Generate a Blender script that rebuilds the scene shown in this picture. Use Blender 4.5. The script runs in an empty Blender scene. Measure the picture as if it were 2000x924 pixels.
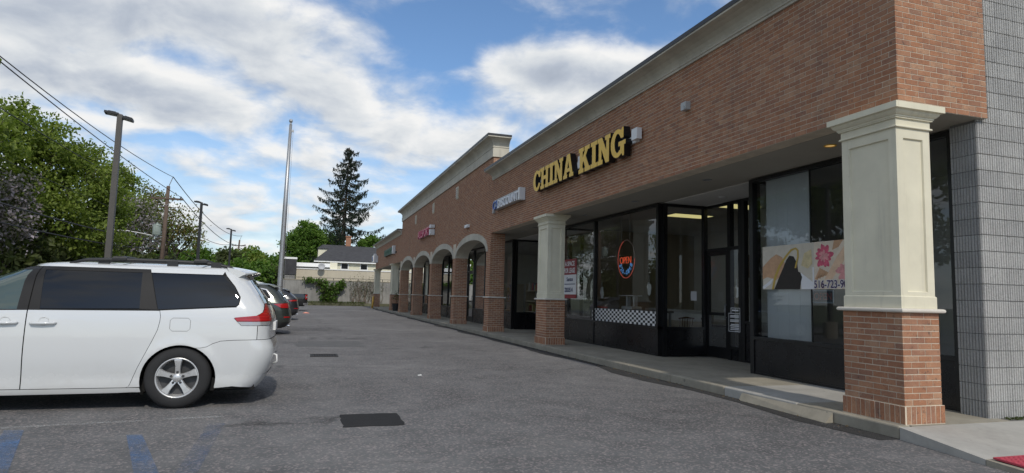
import bpy, bmesh, math, random
import numpy as np
from mathutils import Vector, Matrix
from mathutils.geometry import delaunay_2d_cdt

# ------------------------------------------------------------------ camera, sky, sun, exposure
SC = bpy.context.scene
COL = SC.collection
CAM_H = 1.43
YAW, PITCH, ROLL, FPX = 0.3114, 0.0946, 0.0257, 1240.0
def cam_axes():
    fwd = Vector((math.sin(YAW), math.cos(YAW), 0)); rt = Vector((math.cos(YAW), -math.sin(YAW), 0)); up = Vector((0, 0, 1))
    f2 = fwd*math.cos(PITCH) + up*math.sin(PITCH); u2 = up*math.cos(PITCH) - fwd*math.sin(PITCH)
    return rt*math.cos(ROLL) + u2*math.sin(ROLL), u2*math.cos(ROLL) - rt*math.sin(ROLL), f2
r_, u_, f_ = cam_axes()
cd = bpy.data.cameras.new('camera'); cam = bpy.data.objects.new('camera', cd); COL.objects.link(cam)
cd.sensor_width = 36.0; cd.lens = 36.0*FPX/2000.0; cd.clip_start = 0.05; cd.clip_end = 3000
m = Matrix.Identity(4)
for i in range(3):
    m[i][0] = r_[i]; m[i][1] = u_[i]; m[i][2] = -f_[i]
m[2][3] = CAM_H
cam.matrix_world = m
SC.camera = cam

SUN_EL, SUN_AZ = math.radians(43), math.radians(1.2)      # azimuth measured from -Y towards +X
SUN_DIR = Vector((math.cos(SUN_EL)*math.sin(SUN_AZ), -math.cos(SUN_EL)*math.cos(SUN_AZ), math.sin(SUN_EL)))
sd = bpy.data.lights.new('sun', 'SUN'); sd.energy = 2.3; sd.angle = math.radians(1.5); sd.color = (1.0, 0.93, 0.82)
sun = bpy.data.objects.new('sun', sd); COL.objects.link(sun)
sun.rotation_euler = SUN_DIR.to_track_quat('Z', 'Y').to_euler(); sun.location = (0, -20, 30)
SC.view_settings.view_transform = 'Standard'; SC.view_settings.look = 'None'
SC.view_settings.gamma = 1.0; SC.view_settings.exposure = 0.0; SC.view_settings.use_curve_mapping = False

class NT:
    """tiny helper around a node tree"""
    def __init__(s, tree): s.t = tree; s.n = tree.nodes; s.l = tree.links
    def add(s, typ, props=None, **ins):
        nd = s.n.new(typ)
        for k, v in (props or {}).items(): setattr(nd, k, v)
        for k, v in ins.items():
            key = k
            if k.startswith('i') and k[1:].isdigit(): key = int(k[1:])
            else: key = k.replace('_', ' ')
            s.set(nd.inputs[key], v)
        return nd
    def set(s, sock, v):
        if isinstance(v, bpy.types.NodeSocket): s.l.new(v, sock)
        elif isinstance(v, bpy.types.Node): s.l.new(v.outputs[0], sock)
        else: sock.default_value = v
    def math(s, op, a, b=0.0, c=0.0, clamp=False):
        nd = s.add('ShaderNodeMath', {'operation': op, 'use_clamp': clamp}); s.set(nd.inputs[0], a); s.set(nd.inputs[1], b); s.set(nd.inputs[2], c); return nd.outputs[0]
    def mix(s, fac, a, b, blend='MIX'):
        nd = s.add('ShaderNodeMix', {'data_type': 'RGBA', 'blend_type': blend}); s.set(nd.inputs['Factor'], fac)
        s.set(nd.inputs[6], a); s.set(nd.inputs[7], b); return nd.outputs[2]
    def ramp(s, fac, stops, interp='LINEAR'):
        nd = s.add('ShaderNodeValToRGB'); s.set(nd.inputs[0], fac); cr = nd.color_ramp; cr.interpolation = interp
        while len(cr.elements) < len(stops): cr.elements.new(0.5)
        for e, (p, c) in zip(cr.elements, stops):
            e.position = p; e.color = c if len(c) == 4 else (c[0], c[1], c[2], 1)
        return nd.outputs[0]
    def sstep(s, x, a, b):
        nd = s.add('ShaderNodeMapRange', {'interpolation_type': 'SMOOTHSTEP'}); s.set(nd.inputs[0], x)
        nd.inputs[1].default_value = a; nd.inputs[2].default_value = b; return nd.outputs[0]
    def noise(s, vec, scale, detail=4, rough=0.5, dist=0.0, dim='3D'):
        nd = s.add('ShaderNodeTexNoise', {'noise_dimensions': dim}); s.set(nd.inputs['Vector'], vec)
        nd.inputs['Scale'].default_value = scale; nd.inputs['Detail'].default_value = detail
        nd.inputs['Roughness'].default_value = rough; nd.inputs['Distortion'].default_value = dist; return nd.outputs[0]

world = bpy.data.worlds.new('World'); SC.world = world; world.use_nodes = True
T = NT(world.node_tree); T.n.clear()
tc = T.add('ShaderNodeTexCoord'); gen = tc.outputs['Generated']
sky = T.add('ShaderNodeTexSky', {'sky_type': 'NISHITA', 'sun_disc': False, 'sun_elevation': SUN_EL, 'sun_rotation': math.radians(180)-SUN_AZ,
            'air_density': 1.0, 'dust_density': 0.6, 'ozone_density': 1.6, 'altitude': 20})
sep = T.add('ShaderNodeSeparateXYZ', None, Vector=gen)
zc = T.math('MAXIMUM', sep.outputs[2], 0.0)
den = T.math('ADD', zc, 0.28)
cx_ = T.math('DIVIDE', sep.outputs[0], den); cy_ = T.math('DIVIDE', sep.outputs[1], den)
P = T.add('ShaderNodeCombineXYZ', None, X=cx_, Y=cy_).outputs[0]
def cloud_field(pvec):
    big = T.noise(pvec, 1.5, 3, 0.5, 0.2); fine = T.noise(pvec, 4.6, 12, 0.56, 0.25)
    return T.math('ADD', T.math('MULTIPLY', big, 0.55), T.math('MULTIPLY', fine, 0.55))
n0 = cloud_field(P)
off = T.add('ShaderNodeVectorMath', {'operation': 'ADD'}, i0=P, i1=(0.02, -0.07, 0.0)).outputs[0]
n1 = cloud_field(off)
# the cloud masses seen on the day: (x, y on the cloud plane, radius x, radius y, amount)
cov = n0; dark = None
def blob(x, y, rx, ry):
    dx = T.math('DIVIDE', T.math('SUBTRACT', cx_, x), rx); dy = T.math('DIVIDE', T.math('SUBTRACT', cy_, y), ry)
    d = T.math('ADD', T.math('MULTIPLY', dx, dx), T.math('MULTIPLY', dy, dy))
    return T.math('POWER', 2.718, T.math('MULTIPLY', d, -1.0))
for x, y, rx, ry, a in [(-.28, 1.45, .30, .15, .17), (-.55, 1.44, .2, .1, .10), (-.02, 1.64, .14, .10, .10), (.26, 1.43, .10, .13, -.17), (.12, 1.30, .20, .08, -.10), (.42, 1.24, .22, .07, -.08),
                        (.52, 1.42, .20, .10, .18), (.74, 1.31, .16, .12, .14), (-.50, 1.70, .18, .12, .15), (-.24, 1.82, .20, .14, .14), (-.38, 1.99, .12, .07, -.10), (.36, 1.76, .26, .18, .10), (-.15, 2.45, .5, .3, .03)]:
    cov = T.math('ADD', cov, T.math('MULTIPLY', blob(x, y, rx, ry), a))
alpha = T.sstep(cov, 0.44, 0.66)
haze_h = T.sstep(zc, 0.30, 0.02)
alpha = T.math('MAXIMUM', alpha, T.math('MULTIPLY', haze_h, 0.62))
lit = T.math('SUBTRACT', n0, n1)
thick = T.sstep(cov, 0.61, 0.84)
lum = T.math('ADD', T.math('MULTIPLY', lit, 2.8), T.math('SUBTRACT', 0.80, T.math('MULTIPLY', thick, 0.55)), clamp=True)
ccol = T.ramp(lum, [(0.0, (2.5, 2.9, 3.6)), (0.40, (3.8, 4.2, 4.85)), (0.72, (5.6, 5.85, 6.1)), (1.0, (7.1, 7.1, 7.05))])
skyc = T.mix(alpha, T.mix(1.0, sky.outputs[0], (0.86, 1.02, 1.15, 1), 'MULTIPLY'), ccol)
bg = T.add('ShaderNodeBackground', None, Color=skyc, Strength=0.128)
T.l.new(bg.outputs[0], T.add('ShaderNodeOutputWorld').inputs[0])

# ------------------------------------------------------------------ helpers
RNG = random.Random(7); NR = np.random.default_rng(11)
def mat(name, base=(0.5, 0.5, 0.5), rough=0.6, metal=0.0, spec=None, fn=None, coat=0.0, emit=None, estr=0.0):
    mt = bpy.data.materials.new(name); mt.use_nodes = True; t = NT(mt.node_tree)
    b = t.n['Principled BSDF']; b.inputs['Base Color'].default_value = (*base[:3], 1); b.inputs['Roughness'].default_value = rough; b.inputs['Metallic'].default_value = metal
    if spec is not None: b.inputs['Specular IOR Level'].default_value = spec
    if coat: b.inputs['Coat Weight'].default_value = coat; b.inputs['Coat Roughness'].default_value = 0.04
    if emit: b.inputs['Emission Color'].default_value = (*emit, 1); b.inputs['Emission Strength'].default_value = estr
    if fn: fn(t, b)
    return mt
def bump(t, b, h, strength=0.3, dist=0.01):
    nd = t.add('ShaderNodeBump', None, Strength=strength, Distance=dist, Height=h); t.l.new(nd.outputs[0], b.inputs['Normal'])
def pos(t): return t.add('ShaderNodeNewGeometry').outputs['Position']
def objc(t): return t.add('ShaderNodeTexCoord').outputs['Object']
def varied(amount=0.25, scale=3.0, rough_var=0.1, fine=60, bumpk=0.15, streak=False):
    """uneven, weathered tint of the base colour plus a little grain"""
    def fn(t, b):
        base = b.inputs['Base Color'].default_value[:]; p = pos(t)
        n = t.noise(p, scale, 6, 0.6); g = t.noise(p, fine, 3, 0.6)
        f = t.math('ADD', t.math('MULTIPLY', n, 0.7), t.math('MULTIPLY', g, 0.3))
        if streak:
            mp = t.add('ShaderNodeMapping', None, Vector=p, Scale=(6.0, 6.0, 0.5)); f = t.math('ADD', t.math('MULTIPLY', f, 0.6), t.math('MULTIPLY', t.noise(mp.outputs[0], 1.0, 5, 0.6), 0.4))
        lo = tuple(c*(1-amount*1.6) for c in base[:3]); hi = tuple(min(1, c*(1+amount*1.6)) for c in base[:3])
        t.l.new(t.ramp(f, [(0.2, lo), (0.8, hi)]), b.inputs['Base Color'])
        r0 = b.inputs['Roughness'].default_value
        t.l.new(t.math('ADD', t.math('MULTIPLY', n, rough_var*2), r0-rough_var, clamp=True), b.inputs['Roughness'])
        if bumpk: bump(t, b, g, bumpk, 0.004)
    return fn

class MB:
    def __init__(s): s.v = []; s.f = []; s.m = []; s.mi = 0
    def vs(s, pts): i = len(s.v); s.v += [tuple(p) for p in pts]; return i
    def face(s, pts): i = s.vs(pts); s.f.append(tuple(range(i, i+len(pts)))); s.m.append(s.mi)
    def add(s, pts, faces):
        i = s.vs(pts)
        for f in faces: s.f.append(tuple(i+k for k in f)); s.m.append(s.mi)
    def box(s, a, b):
        x0, y0, z0 = a; x1, y1, z1 = b
        s.add([(x0,y0,z0),(x1,y0,z0),(x1,y1,z0),(x0,y1,z0),(x0,y0,z1),(x1,y0,z1),(x1,y1,z1),(x0,y1,z1)],
              [(0,3,2,1),(4,5,6,7),(0,1,5,4),(1,2,6,5),(2,3,7,6),(3,0,4,7)])
    def obox(s, c, ax, ay, az):
        c, ax, ay, az = map(Vector, (c, ax, ay, az))
        p = [c+ax*i+ay*j+az*k for k in (-1, 1) for i, j in ((-1,-1),(1,-1),(1,1),(-1,1))]
        s.add(p, [(0,3,2,1),(4,5,6,7),(0,1,5,4),(1,2,6,5),(2,3,7,6),(3,0,4,7)])
    def tube(s, pts, rad, n=8, caps=True):
        pts = [Vector(p) for p in pts]; rad = rad if isinstance(rad, (list, tuple)) else [rad]*len(pts)
        base = len(s.v); prev = None
        for i, p in enumerate(pts):
            d = (pts[min(i+1, len(pts)-1)] - pts[max(i-1, 0)]).normalized()
            a = d.cross(Vector((0, 0, 1)));
            if a.length < 1e-3: a = d.cross(Vector((1, 0, 0)))
            a.normalize()
            if prev is not None:
                a2 = prev - d*prev.dot(d)
                if a2.length > 1e-4: a = a2.normalized()
            prev = a; b = d.cross(a)
            for k in range(n):
                t = 2*math.pi*k/n; s.v.append(tuple(p + (a*math.cos(t)+b*math.sin(t))*rad[i]))
        for i in range(len(pts)-1):
            for k in range(n):
                k2 = (k+1) % n; s.f.append((base+i*n+k, base+i*n+k2, base+(i+1)*n+k2, base+(i+1)*n+k)); s.m.append(s.mi)
        if caps:
            s.f.append(tuple(base+k for k in reversed(range(n)))); s.m.append(s.mi)
            e = base+(len(pts)-1)*n; s.f.append(tuple(e+k for k in range(n))); s.m.append(s.mi)
    def lathe(s, prof, origin, axis, n=24):
        """prof: (radius, height along axis)"""
        o = Vector(origin); d = Vector(axis).normalized(); a = d.cross(Vector((0, 0, 1)))
        if a.length < 1e-3: a = Vector((1, 0, 0))
        a.normalize(); b = d.cross(a); base = len(s.v)
        for r, h in prof:
            for k in range(n):
                t = 2*math.pi*k/n; s.v.append(tuple(o + d*h + (a*math.cos(t)+b*math.sin(t))*r))
        for i in range(len(prof)-1):
            for k in range(n):
                k2 = (k+1) % n; s.f.append((base+i*n+k, base+i*n+k2, base+(i+1)*n+k2, base+(i+1)*n+k)); s.m.append(s.mi)
    def rectloft(s, x0, x1, y0, y1, prof, top=True, bottom=True):
        """stack of rectangles; prof: (outward offset, z)"""
        base = len(s.v)
        for o, z in prof: s.v += [(x0-o, y0-o, z), (x1+o, y0-o, z), (x1+o, y1+o, z), (x0-o, y1+o, z)]
        for i in range(len(prof)-1):
            for k in range(4):
                k2 = (k+1) % 4; s.f.append((base+i*4+k, base+i*4+k2, base+i*4+4+k2, base+i*4+4+k)); s.m.append(s.mi)
        if bottom: s.f.append((base+3, base+2, base+1, base)); s.m.append(s.mi)
        if top: e = base+4*(len(prof)-1); s.f.append((e, e+1, e+2, e+3)); s.m.append(s.mi)
    def sweep(s, path, prof, side=1):
        """profile (outward offset, z) swept along an xy polyline with mitred corners and closed ends"""
        n = len(path); base = len(s.v); k = len(prof)
        for i, (x, y) in enumerate(path):
            def nrm(a, b):
                d = Vector((b[0]-a[0], b[1]-a[1])).normalized(); return Vector((d.y, -d.x))*side
            if i == 0: nn = nrm(path[0], path[1])
            elif i == n-1: nn = nrm(path[-2], path[-1])
            else:
                a, b = nrm(path[i-1], path[i]), nrm(path[i], path[i+1]); nn = (a+b); nn = nn/ nn.dot(a) if abs(nn.dot(a)) > 1e-6 else a
            for o, z in prof: s.v.append((x+nn.x*o, y+nn.y*o, z))
        for i in range(n-1):
            for j in range(k-1):
                s.f.append((base+i*k+j, base+(i+1)*k+j, base+(i+1)*k+j+1, base+i*k+j+1)); s.m.append(s.mi)
        s.f.append(tuple(base+j for j in range(k))); s.m.append(s.mi)
        s.f.append(tuple(base+(n-1)*k+j for j in reversed(range(k)))); s.m.append(s.mi)
    def mesh(s, name, mats, smooth=False):
        me = bpy.data.meshes.new(name); me.from_pydata(s.v, [], s.f)
        for mm in (mats if isinstance(mats, (list, tuple)) else [mats]): me.materials.append(mm)
        if any(s.m): me.polygons.foreach_set('material_index', s.m)
        bm = bmesh.new(); bm.from_mesh(me); bmesh.ops.recalc_face_normals(bm, faces=bm.faces); bm.to_mesh(me); bm.free()
        if smooth: me.polygons.foreach_set('use_smooth', [True]*len(me.polygons))
        return me
    def obj(s, name, mats, parent=None, smooth=False, **kw): return link(name, s.mesh(name, mats, smooth), parent, **kw)
def link(name, data, parent=None, loc=None, **kw):
    o = bpy.data.objects.new(name, data); COL.objects.link(o)
    if parent is not None: o.parent = parent
    if loc is not None: o.location = loc
    for k, v in kw.items(): o[k] = v
    return o
def thing(name, label, category, loc=(0, 0, 0), group=None):
    o = link(name, None, None, loc); o.empty_display_size = 0.3; o['label'] = label; o['category'] = category
    if group: o['group'] = group
    bpy.context.view_layer.update(); return o
def tag(o, label, category, group=None):
    o['label'] = label; o['category'] = category
    if group: o['group'] = group
    return o
def smooth_by_angle(o, ang=35):
    me = o.data; me.polygons.foreach_set('use_smooth', [True]*len(me.polygons))
    bm = bmesh.new(); bm.from_mesh(me)
    for e in bm.edges:
        if len(e.link_faces) == 2 and e.calc_face_angle(0) > math.radians(ang): e.smooth = False
    bm.to_mesh(me); bm.free()
def text_mesh(name, body, size, mt, parent, M, extrude=0.0, align='LEFT', sx=1.0, offset=0.0, local=False):
    cu = bpy.data.curves.new(name, 'FONT'); cu.body = body; cu.size = size; cu.extrude = extrude; cu.align_x = align; cu.offset = offset
    tmp = bpy.data.objects.new(name, cu); COL.objects.link(tmp)
    bpy.context.view_layer.update()
    me = bpy.data.meshes.new_from_object(tmp.evaluated_get(bpy.context.evaluated_depsgraph_get()))
    bpy.data.objects.remove(tmp); me.materials.clear(); me.materials.append(mt)
    me.transform(Matrix.Scale(sx, 4, (1, 0, 0)))
    o = link(name, me, parent)
    if local: o.matrix_basis = M
    else: o.matrix_world = M
    return o
def poly_mesh(name, polys, mt, extrude=0.0, offset=0.0):
    """flat or extruded letter shape from outline polygons (second and later ones are holes)"""
    cu = bpy.data.curves.new(name, 'CURVE'); cu.dimensions = '2D'; cu.fill_mode = 'BOTH'; cu.extrude = extrude; cu.offset = offset
    for poly in polys:
        sp = cu.splines.new('POLY'); sp.points.add(len(poly)-1); sp.use_cyclic_u = True
        for q, (x, y) in zip(sp.points, poly): q.co = (x, y, 0, 1)
    tmp = bpy.data.objects.new(name, cu); COL.objects.link(tmp); bpy.context.view_layer.update()
    me = bpy.data.meshes.new_from_object(tmp.evaluated_get(bpy.context.evaluated_depsgraph_get()))
    bpy.data.objects.remove(tmp); me.materials.clear(); me.materials.append(mt); return me
def facing_lot(x, y, z):      # local x runs along -Y, local y up, local z towards the car park (-X)
    return Matrix(((0, 0, -1, x), (-1, 0, 0, y), (0, 1, 0, z), (0, 0, 0, 1)))
def facing_south(x, y, z):    # reads from -Y
    return Matrix(((1, 0, 0, x), (0, 0, -1, y), (0, 1, 0, z), (0, 0, 0, 1)))
def leaf_mesh(name, pts, size, mt, rng, fold=0.25, squash=1.0, hang=None):
    """one small folded leaf (two triangles) per point"""
    n = len(pts); a = rng.normal(size=(n, 3)); 
    if hang is not None: a = a*0.35 + np.array(hang)
    a /= np.linalg.norm(a, axis=1)[:, None]+1e-9
    b = rng.normal(size=(n, 3)); b -= a*(a*b).sum(1)[:, None]; b /= np.linalg.norm(b, axis=1)[:, None]+1e-9
    c = np.cross(a, b); sz = size*rng.uniform(0.6, 1.35, size=(n, 1))
    v = np.empty((n, 4, 3)); v[:, 0] = pts - a*sz; v[:, 1] = pts + b*sz*0.55*squash + c*sz*fold; v[:, 2] = pts + a*sz; v[:, 3] = pts - b*sz*0.55*squash + c*sz*fold*0.4
    me = bpy.data.meshes.new(name); me.vertices.add(n*4); me.vertices.foreach_set('co', v.reshape(-1))
    idx = np.arange(n)*4; f = np.stack([idx, idx+1, idx+2, idx, idx+2, idx+3], 1).reshape(-1)
    me.loops.add(n*6); me.loops.foreach_set('vertex_index', f.astype(np.int32))
    me.polygons.add(n*2); me.polygons.foreach_set('loop_start', (np.arange(n*2)*3).astype(np.int32)); me.polygons.foreach_set('loop_total', np.full(n*2, 3, np.int32))
    me.polygons.foreach_set('use_smooth', [False]*(n*2)); me.update(calc_edges=True); me.materials.append(mt); return me

# ------------------------------------------------------------------ materials
def conc(amount):
    """concrete with blotches, dark gum spots and dirt"""
    def fn(t, b):
        base = b.inputs['Base Color'].default_value[:]; p = pos(t); n = t.noise(p, 1.3, 7, .65, .3); n2 = t.noise(p, 9, 5, .7); g = t.noise(p, 130, 3, .7)
        f = t.math('ADD', t.math('MULTIPLY', n, .6), t.math('ADD', t.math('MULTIPLY', n2, .25), t.math('MULTIPLY', g, .15)))
        c = t.ramp(f, [(.3, tuple(q*(1-amount*2) for q in base[:3])), (.7, tuple(min(1, q*(1+amount)) for q in base[:3]))])
        v = t.add('ShaderNodeTexVoronoi', {'feature': 'F1'}, Vector=p, Scale=3.2); gum = t.math('MULTIPLY', t.sstep(v.outputs['Distance'], .095, .075), t.sstep(t.add('ShaderNodeSeparateColor', None, Color=v.outputs['Color']).outputs[0], .45, .5))
        c = t.mix(t.math('MULTIPLY', gum, .55), c, (.09, .085, .075, 1)); st = t.sstep(t.noise(p, 2.4, 6, .7, .7), .60, .76); c = t.mix(t.math('MULTIPLY', st, .35), c, (.16, .14, .10, 1))
        t.l.new(c, b.inputs['Base Color']); bump(t, b, g, .35, .004)
    return fn
def grimy(amount):
    """weathered paint: uneven tint, drip streaks and small scuffs"""
    def fn(t, b):
        base = b.inputs['Base Color'].default_value[:]; p = pos(t)
        mp = t.add('ShaderNodeMapping', None, Vector=p, Scale=(9.0, 9.0, .55)); st = t.sstep(t.noise(mp.outputs[0], 1.0, 6, .65), .52, .78); n = t.noise(p, 1.6, 6, .6); sc = t.sstep(t.noise(p, 14, 5, .7, .8), .66, .74); g = t.noise(p, 120, 3, .6)
        hi = tuple(min(1, c*(1+amount)) for c in base[:3]); lo = tuple(c*(1-amount*1.4) for c in base[:3])
        c = t.ramp(n, [(.25, lo), (.75, hi)]); c = t.mix(t.math('MULTIPLY', st, .32), c, (.26, .24, .20, 1)); c = t.mix(t.math('MULTIPLY', sc, .35), c, (.34, .31, .26, 1))
        t.l.new(c, b.inputs['Base Color']); bump(t, b, g, .15, .004)
    return fn
def brick_fn(t, b):
    g = t.add('ShaderNodeNewGeometry'); oi = t.add('ShaderNodeObjectInfo')
    rnd = t.math('FRACT', t.math('ADD', g.outputs['Random Per Island'], oi.outputs['Random']))
    c = t.ramp(rnd, [(0.0, (.30, .125, .068)), (0.16, (.36, .165, .095)), (0.3, (.27, .13, .085)), (.42, (.40, .20, .12)), (.55, (.33, .14, .075)), (.68, (.25, .12, .085)), (.78, (.40, .235, .155)), (.9, (.30, .15, .10)), (.965, (.20, .11, .085)), (1.0, (.095, .065, .06))], 'CONSTANT')
    c = t.mix(.5, c, (.30, .15, .095, 1))
    p = g.outputs['Position']; n = t.noise(p, 26, 5, 0.65, 0.4); n2 = t.noise(p, 7, 4, 0.6); n3 = t.noise(p, 140, 3, 0.6)
    smear = t.sstep(n, 0.56, 0.72)
    c = t.mix(t.math('MULTIPLY', smear, 0.55), c, (.43, .33, .245, 1))
    burn = t.sstep(t.noise(p, 18, 4, 0.6, 0.2), 0.60, 0.72); c = t.mix(t.math('MULTIPLY', burn, 0.7), c, (.085, .06, .052, 1))
    spk = t.sstep(t.noise(p, 70, 4, 0.7), 0.54, 0.64); c = t.mix(t.math('MULTIPLY', spk, 0.45), c, (.10, .07, .06, 1))
    mp = t.add('ShaderNodeMapping', None, Vector=p, Scale=(1.6, 1.6, .16)); wet = t.sstep(t.noise(mp.outputs[0], 1.0, 6, .7, .3), .54, .74); c = t.mix(t.math('MULTIPLY', wet, .38), c, (.13, .10, .09, 1))
    c = t.mix(t.sstep(n2, 0.3, 0.7), t.mix(1.0, c, (.82, .80, .82, 1), 'MULTIPLY'), c)
    c = t.mix(1.0, c, (1.24, 1.29, 1.22, 1), 'MULTIPLY'); t.l.new(c, b.inputs['Base Color']); bump(t, b, t.math('ADD', n, t.math('MULTIPLY', n3, .5)), 0.3, 0.004)
M_BRICK = mat('brick', rough=0.9, spec=0.25, fn=brick_fn)
M_MORTAR = mat('mortar', (.60, .52, .41), 0.95, fn=varied(.2, 4, .03, 90, .4))
M_CREAM = mat('painted_cream_trim', (.70, .655, .505), 0.7, fn=grimy(.10))
M_TRIM = mat('cornice_stucco', (.52, .485, .40), 0.8, fn=grimy(.16))
M_BAND = mat('cast_stone_band', (.60, .56, .49), 0.75, fn=varied(.12, 5, .06, 120, .2))
M_ROOFEDGE = mat('dark_metal_edge', (.045, .045, .048), 0.45, 0.3, fn=varied(.25, 3, .1, 60, .05))
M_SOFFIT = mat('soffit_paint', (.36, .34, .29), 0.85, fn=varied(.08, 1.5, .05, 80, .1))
M_BLACK = mat('black_aluminium', (.008, .008, .009), 0.35, 0.0, fn=varied(.3, 6, .12, 90, .03))
M_BULK = mat('black_bulkhead', (.007, .007, .009), 0.28, fn=varied(.3, 2.5, .12, 60, .03))
def glass_fn(tint, refl=1.0):
    def fn(t, b):
        out = t.n['Material Output']; fr = t.add('ShaderNodeFresnel', None, IOR=1.55); p = pos(t)
        nb = t.add('ShaderNodeBump', None, Strength=0.02, Distance=0.02, Height=t.noise(p, 1.3, 2, .5))
        gl = t.add('ShaderNodeBsdfGlossy', None, Color=(.95, .97, 1, 1), Roughness=0.004, Normal=nb.outputs[0]); tr = t.add('ShaderNodeBsdfTransparent', None, Color=(*tint, 1))
        mx = t.add('ShaderNodeMixShader'); t.l.new(t.math('MULTIPLY', fr.outputs[0], refl, clamp=True), mx.inputs[0]); t.l.new(tr.outputs[0], mx.inputs[1]); t.l.new(gl.outputs[0], mx.inputs[2])
        t.l.new(mx.outputs[0], out.inputs[0])
    return fn
M_GLASS = mat('shop_glass', fn=glass_fn((.90, .92, .91), 1.15))
M_WALLIN = mat('interior_paint', (.66, .65, .62), 0.8, fn=varied(.08, 1, .05, 40, .05))
M_WALLIN2 = mat('interior_tan', (.42, .36, .27), 0.8, fn=varied(.08, 1, .05, 40, .05))
M_FLOORIN = mat('interior_tile', (.16, .15, .14), 0.4, fn=varied(.12, 2, .1, 40, .05))
M_CONC = mat('concrete', (.32, .29, .23), 0.9, fn=conc(.20))
M_CONC2 = mat('pale_concrete', (.41, .395, .36), 0.9, fn=conc(.16))
def asphalt_fn(t, b):
    p = pos(t); big = t.noise(p, .22, 5, .6, .3); mid = t.noise(p, 1.6, 5, .65); 
    vor = t.add('ShaderNodeTexVoronoi', {'feature': 'F1'}, Vector=p, Scale=48.0)
    grain = t.noise(p, 120, 3, .7); agg = t.sstep(vor.outputs['Color'], .55, .9)
    c = t.ramp(t.math('ADD', t.math('MULTIPLY', big, .55), t.math('MULTIPLY', mid, .45)), [(.32, (.072, .073, .074)), (.5, (.136, .137, .138)), (.66, (.208, .208, .204))])
    c = t.mix(t.math('MULTIPLY', agg, .7), c, (.34, .295, .285, 1))
    c = t.mix(t.math('MULTIPLY', t.sstep(grain, .52, .68), .5), c, (.055, .055, .057, 1))
    mp = t.add('ShaderNodeMapping', None, Vector=p, Scale=(.35, 2.2, 1.0), Rotation=(0, 0, .12))
    stain = t.sstep(t.noise(mp.outputs[0], 1.1, 7, .7, .5), .60, .74); c = t.mix(t.math('MULTIPLY', stain, .7), c, (.060, .059, .060, 1))
    wear = t.sstep(t.noise(p, .55, 6, .7, .6), .56, .72); c = t.mix(t.math('MULTIPLY', wear, .32), c, (.215, .21, .20, 1))
    # hairline cracks
    wv = t.add('ShaderNodeTexVoronoi', {'feature': 'DISTANCE_TO_EDGE'}, Vector=t.add('ShaderNodeVectorMath', {'operation': 'ADD'}, i0=p, i1=t.add('ShaderNodeVectorMath', {'operation': 'SCALE'}, i0=t.add('ShaderNodeTexNoise', None, Vector=p, Scale=1.3, Detail=5.0).outputs['Color'], Scale=1.2).outputs[0]).outputs[0], Scale=.22)
    crack = t.math('MULTIPLY', t.sstep(wv.outputs['Distance'], .014, .003), t.sstep(t.noise(p, .5, 3, .5), .50, .62)); c = t.mix(t.math('MULTIPLY', crack, .55), c, (.02, .02, .02, 1))
    t.l.new(c, b.inputs['Base Color'])
    bump(t, b, t.math('ADD', grain, t.math('MULTIPLY', vor.outputs['Distance'], .7)), .75, .012)
M_ASPHALT = mat('asphalt', rough=.88, spec=.3, fn=asphalt_fn)
M_PATCH = mat('fresh_asphalt_patch', (.022, .022, .023), .9, spec=.25, fn=varied(.25, 5, .05, 150, .6))
def worn_paint(col, keep, soft=.13, top=.85):
    def fn(t, b):
        p = pos(t); out = t.n['Material Output']; n = t.math('ADD', t.math('MULTIPLY', t.noise(p, 55, 4, .7), .6), t.math('MULTIPLY', t.noise(p, 2.2, 5, .65), .6))
        k = t.math('MULTIPLY', t.sstep(n, keep-soft, keep+soft), top)
        b.inputs['Base Color'].default_value = (*col, 1); b.inputs['Roughness'].default_value = .85
        mx = t.add('ShaderNodeMixShader'); t.l.new(k, mx.inputs[0]); tr = t.add('ShaderNodeBsdfTransparent'); t.l.new(tr.outputs[0], mx.inputs[1]); t.l.new(b.outputs[0], mx.inputs[2]); t.l.new(mx.outputs[0], out.inputs[0])
    return fn
M_BLUEP = mat('worn_blue_paint', fn=worn_paint((.085, .18, .36), .63, .26, .8))
M_BLUEP2 = mat('faded_blue_paint', fn=worn_paint((.08, .14, .27), .72, .28, .6))
M_WHITEP = mat('worn_white_paint', fn=worn_paint((.40, .40, .39), .66))
def block_fn(t, b):
    p = pos(t); oi = t.add('ShaderNodeObjectInfo'); n = t.noise(p, 45, 6, .75); n2 = t.noise(p, 3.0, 4, .6); n3 = t.noise(p, 150, 3, .7)
    c = t.ramp(t.math('ADD', t.math('MULTIPLY', n, .7), t.math('MULTIPLY', n2, .3)), [(.25, (.30, .295, .285)), (.5, (.50, .495, .475)), (.75, (.66, .65, .62))])
    c = t.mix(t.math('MULTIPLY', oi.outputs['Random'], .25), c, (.20, .20, .205, 1)); t.l.new(c, b.inputs['Base Color']); bump(t, b, t.math('ADD', n, t.math('MULTIPLY', n3, .4)), .9, .02)
M_BLOCK = mat('split_face_block', rough=.95, spec=.2, fn=block_fn)
M_BLOCKJ = mat('block_joint', (.22, .22, .215), .95)
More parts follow.
